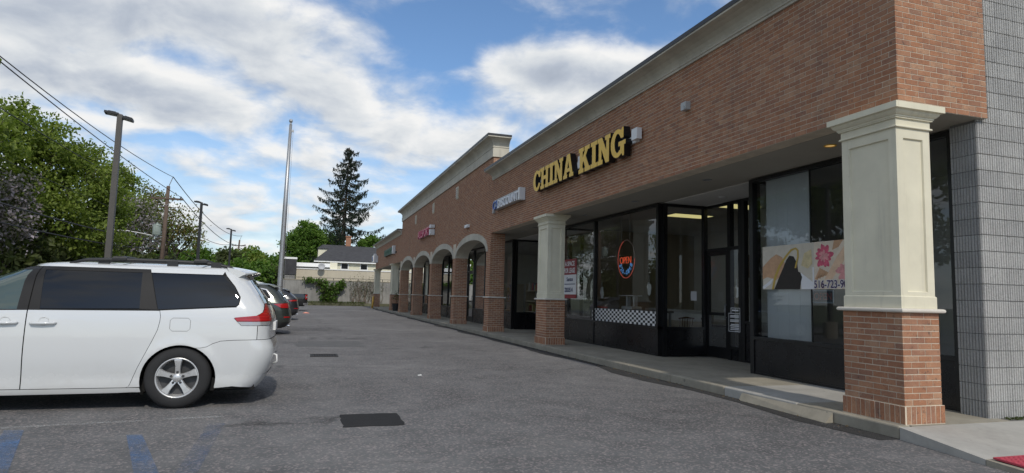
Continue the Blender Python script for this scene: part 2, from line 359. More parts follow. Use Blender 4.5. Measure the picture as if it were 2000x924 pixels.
def leaf_fn(c1, c2, c3):
    def fn(t, b):
        out = t.n['Material Output']; g = t.add('ShaderNodeNewGeometry'); n = t.noise(g.outputs['Position'], .55, 3, .6)
        f = t.math('ADD', t.math('MULTIPLY', g.outputs['Random Per Island'], .5), t.math('MULTIPLY', n, .5))
        c = t.ramp(f, [(.2, c1), (.5, c2), (.8, c3)]); t.l.new(c, b.inputs['Base Color']); b.inputs['Roughness'].default_value = .55
        b.inputs['Specular IOR Level'].default_value = .3
        tl = t.add('ShaderNodeBsdfTranslucent', None, Color=t.mix(1.0, c, (1.3, 1.45, .7, 1), 'MULTIPLY')); mx = t.add('ShaderNodeMixShader', None, Fac=.38)
        t.l.new(b.outputs[0], mx.inputs[1]); t.l.new(tl.outputs[0], mx.inputs[2]); t.l.new(mx.outputs[0], out.inputs[0])
    return fn
M_LEAF = mat('spring_oak_leaves', fn=leaf_fn((.085, .125, .022), (.155, .21, .036), (.235, .29, .06)))
M_LEAF2 = mat('maple_leaves', fn=leaf_fn((.055, .115, .016), (.095, .18, .028), (.16, .25, .045)))
M_LEAF3 = mat('dark_shrub_leaves', fn=leaf_fn((.04, .055, .018), (.07, .09, .03), (.11, .13, .045)))
M_LEAF4 = mat('young_golden_leaves', fn=leaf_fn((.10, .085, .03), (.16, .13, .045), (.20, .17, .06)))
M_LILAC = mat('wisteria_blossom', fn=leaf_fn((.22, .19, .21), (.34, .30, .35), (.48, .43, .50)))
M_NEEDLE = mat('spruce_needles', fn=leaf_fn((.012, .02, .014), (.022, .034, .022), (.036, .05, .03)))
M_BARK = mat('bark', (.075, .06, .048), .95, fn=varied(.35, 4, .03, 40, .6, True))
M_BARKG = mat('grey_bark', (.15, .135, .12), .95, fn=varied(.3, 4, .03, 40, .6, True))
M_STEEL = mat('galvanised_steel', (.38, .39, .40), .42, .7, fn=varied(.12, 2, .1, 60, .04))
M_POLE = mat('bronze_pole_paint', (.085, .078, .07), .5, .2, fn=varied(.15, 3, .1, 60, .05))
M_FIX = mat('dark_fixture', (.02, .021, .024), .45, .2)
M_WOODP = mat('weathered_pole_wood', (.115, .082, .062), .9, fn=varied(.3, 3, .05, 40, .4, True))
M_WIRE = mat('wire', (.012, .012, .013), .6)
M_WHITE = mat('white_plastic', (.72, .72, .71), .45, fn=varied(.06, 4, .08, 60, .03))

# ------------------------------------------------------------------ ground, road, pavement
SW = 0.14                                    # pavement height
def sheet(name, x0, x1, y0, y1, z, mt, **kw):
    b = MB(); b.face([(x0,y0,z),(x1,y0,z),(x1,y1,z),(x0,y1,z)]); return b.obj(name, mt, kind='structure', **kw)
M_EARTH = mat('rough_grass_ground', (.09, .10, .045), .95, fn=varied(.4, .8, .03, 20, .4))
sheet('ground', -900, 900, -900, 900, -0.03, M_EARTH)
sheet('street', -15.5, -9.0, -60, 400, -0.012, M_ASPHALT)
sheet('parking_lot', -7.4, 20, -40, 70.6, 0.0, M_ASPHALT)
b = MB(); b.box((-7.6, -40, -.02), (-7.4, 70.6, .12)); b.obj('lot_kerb', M_CONC, kind='structure')
# sidewalk: bed, kerb stones and slabs
b = MB(); b.box((6.25, 5.36, 0), (9.35, 63.9, SW-.012)); sidewalk = b.obj('sidewalk', mat('slab_joint', (.15, .145, .13), .95), kind='structure')
y = 5.40; i = 0
while y < 63.8:
    L = min(1.52, 63.85-y); pale = 6.2 < y < 7.3
    b = MB(); b.box((6.205, y, -.01), (6.375, y+L-.006, SW)); k = b.obj('kerb_stone', M_CONC2 if pale else M_CONC, sidewalk)
    md = k.modifiers.new('bevel', 'BEVEL'); md.width = .018; md.segments = 2
    b = MB(); b.box((6.383, y, .02), (7.90, y+L-.010, SW + RNG.uniform(-.002, .002))); b.obj('slab', M_CONC2 if pale else M_CONC, sidewalk)
    if 9.5 < y < 13 or 19 < y < 24.5:
        b = MB(); b.box((7.91, y, .02), (9.30, y+L-.010, SW + RNG.uniform(-.002, .002))); b.obj('slab', M_CONC, sidewalk)
    y += 1.525
# flared apron beside the near column and the ramp with the red tactile pad
b = MB(); b.add([(6.19,6.30,0),(6.19,8.0,0),(6.07,6.30,0),(6.13,8.0,0),(6.19,6.30,.125),(6.19,8.0,.11)], [(2,3,5,4),(0,2,4),(1,5,3),(0,1,3,2),(0,4,5,1)]); b.obj('kerb_apron', M_CONC, sidewalk)
b = MB(); b.add([(6.02,4.35,.0),(8.6,4.35,.0),(8.6,5.39,.0),(6.20,5.39,.0),(6.02,4.35,.055),(8.6,4.35,.075),(8.6,5.39,.138),(6.20,5.39,.13)], [(4,5,6,7),(0,1,5,4),(3,0,4,7),(1,2,6,5),(2,3,7,6)]); b.obj('ramp_slab', M_CONC2, sidewalk)
b = MB(); b.add([(5.92,3.2,.0),(8.6,3.2,.0),(8.6,4.345,.0),(6.02,4.345,.0),(5.92,3.2,.02),(8.6,3.2,.02),(8.6,4.345,.075),(6.02,4.345,.055)], [(4,5,6,7),(0,1,5,4),(3,0,4,7),(1,2,6,5)]); b.obj('ramp_slab', M_CONC, sidewalk)
M_TACT = mat('red_tactile_paving', (.42, .045, .07), .6, fn=varied(.15, 6, .08, 80, .1))
tp = thing('tactile_paving', 'red tactile warning pad with domes on the pavement ramp by the block wall', 'tactile pad', (6.6, 4.0, .06))
b = MB(); b.add([(6.06-6.6,3.75-4,-.018),(7.5-6.6,3.75-4,-.018),(7.5-6.6,4.31-4,.006),(6.06-6.6,4.31-4,.006),(6.06-6.6,3.75-4,.0),(7.5-6.6,3.75-4,.0),(7.5-6.6,4.31-4,.022),(6.06-6.6,4.31-4,.022)], [(4,5,6,7),(0,1,5,4),(3,0,4,7),(1,2,6,5),(2,3,7,6)]); b.obj('pad', M_TACT, tp)
b = MB()
for i in range(23):
    for j in range(9):
        yy = -.22+j*.06; b.lathe([(.014, 0), (.012, .004), (.007, .007), (.0, .008)], (-.51+i*.06, yy, .0+.022*(yy+.25)/.56+.0005), (0,0,1), 6)
b.obj('domes', M_TACT, tp, kind='stuff')
# road markings, patch, drain cover
M_GUT = mat('gutter_dirt', fn=worn_paint((.035, .034, .033), .50))
M_SMEAR = mat('oil_smear', fn=worn_paint((.030, .029, .029), .70, .2, .6))
def quad(name, pts, z, mt, label=None, cat=None, group=None, thick=.003, structure=False):
    b = MB(); c = Vector((sum(p[0] for p in pts)/len(pts), sum(p[1] for p in pts)/len(pts), 0)); n = len(pts)
    q = [(p[0]-c.x, p[1]-c.y) for p in pts]; b.add([(x, y, 0) for x, y in q]+[(x, y, thick) for x, y in q], [tuple(range(n, 2*n))]+[(i, (i+1)%n, n+(i+1)%n, n+i) for i in range(n)])
    o = b.obj(name, mt, None, loc=(c.x, c.y, z))
    if structure: o['kind'] = 'structure'
    if label: tag(o, label, cat, group)
    return o
quad('painted_line', [(-2.72,7.55),(-2.55,7.53),(-1.90,5.3),(-2.10,5.3)], .004, M_BLUEP, structure=True)
quad('painted_line', [(-1.57,7.12),(-1.43,7.10),(-.90,5.3),(-1.08,5.3)], .004, M_BLUEP, structure=True)
quad('painted_line', [(-.90,7.55),(-.74,7.55),(-.72,5.3),(-.88,5.3)], .004, M_BLUEP2, structure=True)
quad('painted_line', [(-2.9,7.70),(-.80,8.0),(-.80,7.92),(-2.9,7.61)], .004, M_WHITEP, structure=True)
def rough_outline(x0, x1, y0, y1, jit, n=9, seed=1):
    rr = random.Random(seed); pts = []
    for k in range(n): pts.append((x0+(x1-x0)*k/n, y0))
    for k in range(n): pts.append((x1, y0+(y1-y0)*k/n))
    for k in range(n): pts.append((x1-(x1-x0)*k/n, y1))
    for k in range(n): pts.append((x0, y1-(y1-y0)*k/n))
    return [(x+rr.uniform(-jit, jit), y+rr.uniform(-jit, jit)) for x, y in pts]
quad('asphalt_patch', rough_outline(.46, 1.12, 7.12, 7.84, .012, 7, 4), .002, M_PATCH, 'fresh black square asphalt patch in the grey driving lane', 'road patch', thick=.004)
quad('old_asphalt_patch', rough_outline(-.1, 1.6, 17.5, 19.4, .10, 9, 5), .001, mat('older_patch', (.105, .104, .103), .9, fn=varied(.25, 2, .05, 120, .5)), 'worn dull repair patch in the lane beyond the drain cover', 'road patch', thick=.003)
quad('gutter_line', [(5.93,5.4),(6.2,5.4),(6.2,63),(6.02,63)]+[(5.9+.12*math.sin(q*1.7)+.05*math.sin(q*5.1), 63-q*1.2) for q in range(1,48)], .003, M_GUT, structure=True)
for k, (sx0, sx1, sy0, sy1) in enumerate(((-.45,.44,7.35,7.75),(.2,1.9,20.2,21.4),(-.6,1.4,24.5,26.5))): quad('oil_smear', rough_outline(sx0,sx1,sy0,sy1,.07,7,30+k), .001+.0002*k, M_SMEAR, structure=True, thick=.002)
dc = thing('drain_cover', 'dark iron drain grate set flush in the driving lane', 'drain cover', (.48, 15.1, 0))
M_IRON = mat('cast_iron', (.03, .028, .027), .7, .5, fn=varied(.3, 8, .1, 60, .2))
b = MB(); b.box((-.30,-.30,.0),(.30,-.25,.012)); b.box((-.30,.25,.0),(.30,.30,.012)); b.box((-.30,-.249,.0),(-.25,.249,.012)); b.box((.25,-.249,.0),(.30,.249,.012)); b.obj('frame', M_IRON, dc)
b = MB()
for k in range(9): b.box((-.245+k*.0545,-.245,.001),(-.215+k*.0545,.245,.009))
b.obj('bars', M_IRON, dc)
b = MB(); b.box((-.249,-.249,.0005),(.249,.249,.002)); b.obj('pit', mat('pit_black', (.006,.006,.006), .95), dc)
for (x, y, s, c, lab) in [(2.0, 11.33, .035, (.7,.7,.68), 'scrap of white paper lying on the asphalt lane'), (.13, 44.2, .22, (.75,.30,.22), 'orange scrap of litter on the asphalt behind the black pickup')]:
    b = MB(); b.add([(-s,-s*.5,.004),(s,-s*.6,.006),(s*.8,s*.5,.02),(-.1*s,s*.7,s*.35),(-s*.9,s*.3,.012)], [(0,1,2,3,4)]); o = b.obj('litter', mat('litter_paper', c, .8), None, loc=(x, y, .004)); tag(o, lab, 'litter')
    md = o.modifiers.new('thick', 'SOLIDIFY'); md.thickness = .003

# ------------------------------------------------------------------ shop building
XF, YF, YE = 6.43, 5.48, 63.25               # facade plane, near corner, far end
SX, RX = 7.93, 9.20                          # shop window plane, recessed entry plane
ZS, ZC = 3.76, 5.72                          # soffit, cornice bottom (low parts)
BY0, BY1, ZB = 22.45, 45.9, 6.62             # tall middle part with the arches
bld = thing('shop_building', 'long single-storey brick shopping strip with arches, cream columns and black shop fronts', 'building', (0, 0, 0))
CH, BL = .0677, .2032
BR = []                                      # every brick of the building: (centre, half size)
def run(axis, plane, a0, a1, z0, z1, keep=None, half_first=0, ch=CH, depth=.02, seed=0):
    """running bond on a plane facing -X (axis 'y') or -Y (axis 'x')"""
    rr = random.Random(seed+int(plane*100)); n = int(round((z1-z0)/ch)); ch = (z1-z0)/n; out = []
    for r in range(n):
        z = z0+r*ch+ch/2; a = a0; first = True; odd = (r+half_first) % 2
        while a < a1-.03:
            L = BL/2 if (first and odd) else BL
            if a1-(a+L) < .05: L = a1-a
            L = min(L, a1-a); first = False
            c = a+L/2; pr = rr.uniform(-.0008, .0008)
            if keep is None or keep(c, z):
                lo = a if a == a0 else a+.005; hi = a+L if a+L > a1-1e-4 else a+L-.005; h = ((hi-lo)/2, ch/2-.0052); c = (lo+hi)/2
                if axis == 'y': out.append(((plane+depth/2+pr, c, z), (depth/2, h[0], h[1])))
                else: out.append(((c, plane+depth/2+pr, z), (h[0], depth/2, h[1])))
            a += L
    return out
def soldiers(axis, plane, a0, a1, z0, z1, depth=.02):
    n = max(1, int(round((a1-a0)/.0677))); w = (a1-a0)/n; out = []
    for k in range(n):
        c = a0+(k+.5)*w; pr = RNG.uniform(-.002, .002)
        if axis == 'y': out.append(((plane+depth/2+pr, c, (z0+z1)/2), (depth/2, w/2-.005, (z1-z0)/2-.005)))
        else: out.append(((c, plane+depth/2+pr, (z0+z1)/2), (w/2-.005, depth/2, (z1-z0)/2-.005)))
    return out
core = MB()                                   # mortar bodies behind the bricks
# low part, near end: fascia to the car park and its return
BR += run('y', XF, YF, BY0, ZS, ZC, half_first=0, seed=1)
ret = run('x', YF, XF+.0205, 7.87, ZS, 7.4, half_first=1, seed=2)
BR_NEAR = sorted(ret, key=lambda q: q[0][2])[:150]; BR += sorted(ret, key=lambda q: q[0][2])[150:]
core.box((XF+.004, YF+.004, ZS+.001), (XF+.3, BY0, ZC+.05)); core.box((XF+.301, YF+.004, ZS+.001), (7.865, YF+.25, 7.4))
core.box((XF+.004, YF+.004, ZC+.0505), (XF+.3, 6.2, 7.4))
BR += run('y', XF, YF, 5.0, 0, 0.01) if False else []
BR += run('y', XF, BY1, YE, ZS, ZC, seed=3); core.box((XF+.004, BY1, ZS+.001), (XF+.3, YE, ZC+.05))
# tall part with four arches
PITCHB = (BY1-BY0)/4.115; PIERS = [22.72+5.715*k for k in range(5)]
AI, BI, AO, BO, ZA = 2.56, .60, 2.80, .86, 3.10
ARCH = [(PIERS[k]+PIERS[k+1])/2 for k in range(4)]
def outer(yy, ao=AO, bo=BO):
    for c in ARCH:
        if abs(yy-c) < ao: return ZA+bo*math.sqrt(1-((yy-c)/ao)**2)
    return ZA
BR += run('y', XF, BY0, BY1, ZA, ZB, keep=lambda c, z: z > outer(c, AO-.06, BO-.10)+.01, seed=4)
b = core
ys = [BY0]
for c in ARCH: ys += [c-AI+2*AI*k/28 for k in range(29)]
ys.append(BY1); 
def inner(yy):
    for c in ARCH:
        if abs(yy-c) <= AI+1e-6: return ZA+BI*math.sqrt(max(0, 1-((yy-c)/AI)**2))
    return ZA
prev = None
for k in range(len(ys)-1):
    y0, y1 = ys[k], ys[k+1]
    if y1-y0 < 1e-6: continue
    z0, z1 = inner(y0), inner(y1)
    if y1-y0 > .5: z0 = z1 = ZA
    b.face([(XF+.004, y0, z0), (XF+.004, y1, z1), (XF+.004, y1, ZB+.1), (XF+.004, y0, ZB+.1)])
b.box((XF+.012, BY0+.003, ZC+.06), (XF+.5, BY1-.003, 7.35))
# return of the tall part above the lower roof
BR += run('x', BY0, XF+.0205, 7.0, 6.14, ZB, seed=6)
core.box((XF+.501, BY0+.004, ZC), (7.0, BY0+.3, 7.3))
# columns and piers
XC0, XC1 = 6.33, 6.88
ZBELT = 1.368
def brick_base(x0, x1, y0, y1, z1, near=False):
    q = soldiers('y', x0-.02, y0-.02, y1+.02, SW+.004, .342) + soldiers('x', y0-.02, x0+.0005, x1+.02, SW+.004, .342)
    q += run('y', x0, y0, y1, .342, z1, half_first=0, ch=.0682, seed=int(y0)) + run('x', y0, x0+.0205, x1, .342, z1, half_first=1, ch=.0682, seed=int(y0)+1)
    core.box((x0-.0165, y0-.0165, SW), (x1+.0165, y1+.0165, .340)); core.box((x0+.004, y0+.004, .3405), (x1-.002, y1-.002, z1))
    return q
def panel_face(b, o, u, n, W, z0, z1, mx, mz0, mz1, rec):
    """face with a sunk panel: o = lower corner, u = along, n = outward"""
    o, u, n = Vector(o), Vector(u), Vector(n)
    P = lambda a, z, d=0: o+u*a+Vector((0, 0, z-z0))-n*d
    O = [P(0,z0),P(W,z0),P(W,z1),P(0,z1)]; I = [P(mx,z0+mz0),P(W-mx,z0+mz0),P(W-mx,z1-mz1),P(mx,z1-mz1)]
    R = [P(mx+.008,z0+mz0+.008,rec),P(W-mx-.008,z0+mz0+.008,rec),P(W-mx-.008,z1-mz1-.008,rec),P(mx+.008,z1-mz1-.008,rec)]
    for k in range(4):
        k2 = (k+1) % 4; b.face([O[k],O[k2],I[k2],I[k]]); b.face([I[k],I[k2],R[k2],R[k]])
    b.face(R)
def column(y0, near=False):
    y1 = y0+.815; x0, x1 = XC0, XC1
    q = brick_base(x0, x1, y0, y1, ZBELT); 
    s = .02; sh = MB(); za, zb = 1.55, 3.49
    X0, X1, Y0, Y1 = x0+s, x1-s, y0+s, y1-s
    panel_face(sh, (X0,Y1,za), (0,-1,0), (-1,0,0), Y1-Y0, za, zb, .105, .05, .12, .022)
    panel_face(sh, (X0,Y0,za), (1,0,0), (0,-1,0), X1-X0, za, zb, .105, .05, .12, .022)
    panel_face(sh, (X1,Y0,za), (0,1,0), (1,0,0), Y1-Y0, za, zb, .105, .05, .12, .022)
    panel_face(sh, (X1,Y1,za), (-1,0,0), (0,1,0), X1-X0, za, zb, .105, .05, .12, .022)
    c = sh.obj('column', M_CREAM, bld)
    k = MB(); k.rectloft(X0, X1, Y0, Y1, [(.012,1.414),(.012,1.545),(.004,1.553),(-.001,1.553)]); k.obj('base_block', M_CREAM, c)
    k = MB(); k.rectloft(X0, X1, Y0, Y1, [(-.001,3.488),(.022,3.488),(.026,3.495),(.022,3.510),(.006,3.513),(.006,3.592),(.028,3.594),(.028,3.606),(.038,3.610),(.038,3.624),(.055,3.634),(.075,3.655),(.085,3.680),(.118,3.684),(.118,3.756),(0,3.757)]); k.obj('cap', M_CREAM, c)
    k = MB(); k.rectloft(x0, x1, y0, y1, [(.0,1.367),(.035,1.367),(.048,1.374),(.052,1.389),(.048,1.404),(.035,1.412),(0,1.413)]); k.obj('belt', M_BAND, c)
    if near: return c, q
    BR.extend(q); return c
col1, q1 = column(5.43, True); q1_big = q1; BR_NEAR = q1 + BR_NEAR
column(16.43); column(49.8); column(62.55)
for pc in PIERS:
    y0, y1 = pc-.275, pc+.275
    if pc == PIERS[-1]: y1 = BY1
    q = brick_base(XF-.05, 6.98, y0-.02, y1+.02, ZBELT); BR += q
    BR += run('y', XF-.03, y0, y1, ZBELT+.05, ZA if pc != PIERS[0] else ZS, half_first=1, seed=9) + run('x', y0, XF-.0095, 6.96, ZBELT+.05, ZS-.01, seed=10)
    core.box((XF-.026, y0+.004, ZBELT+.046), (6.958, y1-.002, ZS-.012))
    k = MB(); k.rectloft(XF-.05, 6.98, y0-.02, y1+.02, [(.0,1.367),(.035,1.367),(.048,1.374),(.052,1.389),(.048,1.404),(.035,1.412),(0,1.413)]); k.obj('belt', M_BAND, bld)
# individual bricks nearest the camera, the rest as one brickwork part
def box_verts(c, h): return [(c[0]+i*h[0], c[1]+j*h[1], c[2]+k*h[2]) for k in (-1, 1) for i, j in ((-1,-1),(1,-1),(1,1),(-1,1))]
BF = [(0,3,2,1),(4,5,6,7),(0,1,5,4),(1,2,6,5),(2,3,7,6),(3,0,4,7)]
ub = MB(); ub.add(box_verts((0,0,0),(1,1,1)), BF); unit_brick = ub.mesh('brick', M_BRICK)
BR_NEAR = BR_NEAR[:300]
for c, h in BR_NEAR:
    isc = c[2] < 2
    o = link('brick', unit_brick, col1 if isc else bld, c); o.scale = h
n = len(BR); C = np.array([q[0] for q in BR]); Hh = np.array([q[1] for q in BR])
corn = np.array([(i, j, k) for k in (-1, 1) for i, j in ((-1,-1),(1,-1),(1,1),(-1,1))], float)
V = (C[:, None, :]+Hh[:, None, :]*corn[None]).reshape(-1, 3); Fq = (np.array(BF)[None]+(np.arange(n)*8)[:, None, None]).reshape(-1)
me = bpy.data.meshes.new('brickwork'); me.vertices.add(len(V)); me.vertices.foreach_set('co', V.reshape(-1)); me.loops.add(len(Fq)); me.loops.foreach_set('vertex_index', Fq.astype(np.int32))
me.polygons.add(n*6); me.polygons.foreach_set('loop_start', (np.arange(n*6)*4).astype(np.int32)); me.polygons.foreach_set('loop_total', np.full(n*6, 4, np.int32)); me.polygons.foreach_set('use_smooth', [False]*(n*6)); me.update(calc_edges=True); me.materials.append(M_BRICK)
link('brickwork', me, bld, kind='stuff')
core.obj('masonry_core', M_MORTAR, bld)
# arch trims and intrados
for c in ARCH:
    b = MB(); N = 36; a0, a1 = [], []
    for k in range(N+1):
        t = math.pi*k/N; a0.append((c-AI*math.cos(t), ZA+BI*math.sin(t))); a1.append((c-AO*math.cos(t), ZA+BO*math.sin(t)))
    for k in range(N):
        (yi, zi), (yj, zj), (yo, zo), (yp, zp) = a0[k], a0[k+1], a1[k], a1[k+1]; x = XF-.045
        b.face([(x,yi,zi),(x,yj,zj),(x,yp,zp),(x,yo,zo)]); b.face([(x,yo,zo),(x,yp,zp),(XF+.03,yp,zp),(XF+.03,yo,zo)]); b.face([(x,yi,zi),(x,yj,zj),(6.98,yj,zj),(6.98,yi,zi)])
        b.face([(6.98,yi,zi),(6.98,yj,zj),(6.98,yj,3.757),(6.98,yi,3.757)])
    for e in (0, N): b.face([(XF-.045, *a0[e]), (XF-.045, *a1[e]), (XF+.03, *a1[e]), (XF+.03, *a0[e])])
    o = b.obj('arch_trim', M_TRIM, bld); smooth_by_angle(o, 30)
# cornices and dark metal edges
def cornice(path, z0, hgt, proj, side=-1):
    s = hgt/.34; p = proj/.36
    prof = [(0,0),(.03,0),(.03,.035),(.05,.045),(.05,.075),(.028,.085),(.045,.13),(.085,.185),(.15,.235),(.24,.272),(.335,.288),(.35,.29),(.35,.325),(-.2,.33)]
    b = MB(); b.sweep(path, [(o*p, z0+z*s) for o, z in prof], side); o = b.obj('cornice', M_TRIM, bld)
    zt = z0+.326*s; b = MB(); b.sweep(path, [(-.2,zt+.003),(.35*p+.012,zt-.004),(.35*p+.016,zt+.07),(.30*p,zt+.085),(-.2,zt+.085)], side); b.obj('roof_edge', M_ROOFEDGE, bld)
cornice([(XF, 6.0), (XF, BY0-.01)], ZC-.01, .34, .36)
cornice([(XF, BY1+.01), (XF, YE), (12, YE)], ZC-.01, .34, .36)
b = MB(); b.sweep([(7.02, BY0), (XF, BY0), (XF, BY1), (7.02, BY1)], [(0,ZB),(.05,ZB),(.05,ZB+.30),(0,ZB+.31)], -1); b.obj('frieze', M_TRIM, bld)
cornice([(7.02, BY0), (XF, BY0), (XF, BY1), (7.02, BY1)], ZB+.305, .45, .33)
# soffit, roof, rear mass, end walls
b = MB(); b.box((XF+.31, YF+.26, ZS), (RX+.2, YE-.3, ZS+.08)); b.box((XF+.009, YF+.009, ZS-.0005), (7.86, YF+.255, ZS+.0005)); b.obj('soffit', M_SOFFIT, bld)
b = MB(); b.box((XF+.32, YF+.3, 5.5), (19.9, YE-.1, 5.6)); b.obj('roof', mat('flat_roof', (.10, .10, .10), .95, fn=varied()), bld)
b = MB(); b.box((19.9, YF, 0), (20.1, YE, 6.2)); b.box((RX+.25, YE-.3, 0), (19.9, YE-.02, 6.0)); b.obj('rear_wall', M_MORTAR, bld)
# split-face block wall at the near end
bw = MB(); bw.box((7.79, 5.56, 0), (20, 5.9, 9.0)); bw = bw.obj('block_wall', M_BLOCKJ, bld)
def ribbed(L, H, n):
    """a block with n vertical ribs on the front (-Y) face, rough edges"""
    b = MB(); w = L/n; rr = random.Random(n*3)
    for k in range(n):
        x0 = k*w+w*.14; x1 = (k+1)*w-w*.17; d = .021+rr.uniform(-.002, .002)
        v = [(x0-.004,0,0),(x1+.004,0,0),(x1+.004,0,H),(x0-.004,0,H),(x0+.004,-d,.004),(x1-.004,-d+rr.uniform(-.001,.001),.0005),(x1-.004,-d,H-.0005),(x0+.004,-d+rr.uniform(-.001,.001),H-.0005)]
        b.add(v, [(4,5,6,7),(0,1,5,4),(1,2,6,5),(2,3,7,6),(3,0,4,7)])
    b.add([(0,.005,0),(L,.005,0),(L,.005,H),(0,.005,H)], [(0,1,2,3)])
    return b.mesh('block', M_BLOCK)
BLK = [ribbed(.395, .192, 10), ribbed(.195, .192, 5)]; RIBS = ribbed(.34, .192, 9)
zz, r = .13, 0
while zz < 7.0:
    x = 7.765
    while x < 9.2: link('block', BLK[0], bw, (x+.0025, 5.56, zz+.004)); x += .4
    if zz < 3.6:
        o = link('block', RIBS, bw, (7.79, 5.90, zz+.004)); o.rotation_euler = (0, 0, -math.pi/2)
    zz += .2; r += 1
b = MB(); b.add([(7.3,5.0,.10),(8.8,5.2,.10),(8.8,5.6,.10),(7.85,5.56,.10),(8.5,5.35,.21),(8.1,5.42,.19)], [(0,1,4,5),(1,2,4),(2,3,5,4),(3,0,5)])
# ------------------------------------------------------------------ shop fronts
def bar(b, p, q, w, dpt, z0, z1):
    p, q = Vector((*p, 0)), Vector((*q, 0)); d = (q-p); L = d.length; d.normalize(); n = Vector((-d.y, d.x, 0))
    b.obox((p+q)/2+Vector((0,0,(z0+z1)/2)), d*(L/2), n*(dpt/2), Vector((0,0,(z1-z0)/2)))
def front(p0, p1, cuts, sill=.79, top=3.735, post=.06, transom=None, glass=M_GLASS, solid=False):
    """a glazed front from p0 to p1: frame > panes, bulkhead"""
    P0, P1 = Vector((*p0,)), Vector((*p1,)); L = (P1-P0).length; d = (P1-P0)/L; at = lambda a: tuple(P0+d*a)
    b = MB(); dp = .11
    bar(b, at(0), at(L), 0, dp-.004, top-.06, top); bar(b, at(0), at(L), 0, dp+.012, sill-.025, sill+.03)
    st = sorted([0]+list(cuts)+[L])
    for k, a in enumerate(st):
        dq = .016 if (post < .04 and 0 < k < len(st)-1) else dp
        w = post if 0 < k < len(st)-1 else .10
        a0 = max(0, a-w/2) if k else 0; a1 = min(L, a0+w) if k < len(st)-1 else L
        if k == len(st)-1: a0 = L-w
        bar(b, at(a0), at(a1), 0, dq, SW if dq == dp else sill+.031, top-.0605)
    if transom: bar(b, at(.1), at(L-.1), 0, dp-.008, transom-.035, transom+.035)
    fr = b.obj('shop_window', M_BLACK, bld)
    b = MB(); bar(b, at(.1005), at(L-.1005), 0, .07, SW+.04, sill-.026); bar(b, at(.1005), at(L-.1005), 0, .09, SW, SW+.04); b.obj('bulkhead', M_BULK, fr)
    for k in range(len(st)-1):
        a0, a1 = st[k]+.02, st[k+1]-.02; zs = [(sill+.02, top-.05)] if not transom else [(sill+.02, transom-.02), (transom+.02, top-.05)]
        for z0, z1 in zs:
            b = MB(); A, B = at(a0), at(a1); b.face([(*A, z0), (*B, z0), (*B, z1), (*A, z1)]); b.obj('pane', glass, fr)
    return fr
def door(p0, p1, ztr=2.62, top=3.735, hinge=0):
    P0, P1 = Vector((*p0,)), Vector((*p1,)); L = (P1-P0).length; d = (P1-P0)/L; at = lambda a: tuple(P0+d*a); dp = .06
    b = MB(); bar(b, at(0), at(.09), 0, dp, SW+.01, ztr); bar(b, at(L-.09), at(L), 0, dp, SW+.01, ztr); bar(b, at(.0905), at(L-.0905), 0, dp-.004, SW+.01, SW+.26); bar(b, at(.0905), at(L-.0905), 0, dp-.004, ztr-.10, ztr); bar(b, at(.0905), at(L-.0905), 0, dp-.004, 1.12, 1.19)
    dr = b.obj('door', M_BLACK, bld)
    for z0, z1 in ((SW+.25, 1.13), (1.18, ztr-.09)):
        b = MB(); A, B = at(.08), at(L-.08); b.face([(*A, z0), (*B, z0), (*B, z1), (*A, z1)]); b.obj('pane', M_GLASS, dr)
    n = Vector((-d.y, d.x)); n = n if n.x < 0 or n.y < 0 else -n; h = P0+d*(.06 if hinge else L-.06)+n*.075
    b = MB(); b.tube([(h.x, h.y, 1.05), (h.x, h.y, 1.40)], .013, 8); b.tube([(h.x, h.y, 1.08), (h.x-n.x*.05, h.y-n.y*.05, 1.08)], .009, 6); b.tube([(h.x, h.y, 1.37), (h.x-n.x*.05, h.y-n.y*.05, 1.37)], .009, 6); b.obj('handle', M_STEEL, dr, True)
    fr = MB(); bar(fr, at(0), at(L), 0, .10, ztr+.005, ztr+.07); fr = fr.obj('transom_window', M_BLACK, bld)
    hb = MB(); bar(hb, at(0), at(L), 0, .10, top-.06, top); hb.obj('head_bar', M_BLACK, fr)
    b = MB(); A, B = at(.0), at(L); b.face([(*A, ztr+.05), (*B, ztr+.05), (*B, top-.05), (*A, top-.05)]); b.obj('pane', M_GLASS, fr)
    return dr
front((SX, 9.93), (SX, 5.92), [1.47, 2.75], post=.022)
front((RX, 9.93), (SX+.06, 9.93), [], glass=M_GLASS)
front((RX, 11.80), (RX, 9.99), [], sill=1.0)
door((RX, 13.12), (RX, 12.30)); front((RX, 12.29), (RX, 11.81), [], sill=.42, transom=2.66)
front((SX+.06, 13.17), (RX, 13.17), [])
front((SX, 19.25), (SX, 13.18), [2.55])
front((RX, 19.31), (SX+.06, 19.31), []); front((RX, 21.6), (RX, 19.37), [1.1]); door((RX, 22.6), (RX, 21.62)); front((RX, 24.28), (RX, 22.62), [], transom=2.66); front((SX+.06, 24.33), (RX, 24.33), [])
front((SX, 30.6), (SX, 24.34), [2.1, 4.2]); front((SX, 33.0), (SX, 31.72), []); door((SX, 31.70), (SX, 30.62)); front((SX, 40.0), (SX, 33.02), [1.75, 3.5, 5.2]); door((SX, 41.1), (SX, 40.02)); front((SX, 50.0), (SX, 41.12), [1.8, 3.6, 5.4, 7.2]); front((SX, 62.9), (SX, 50.02), [1.8, 3.6, 5.4, 7.2, 9.0, 10.8])
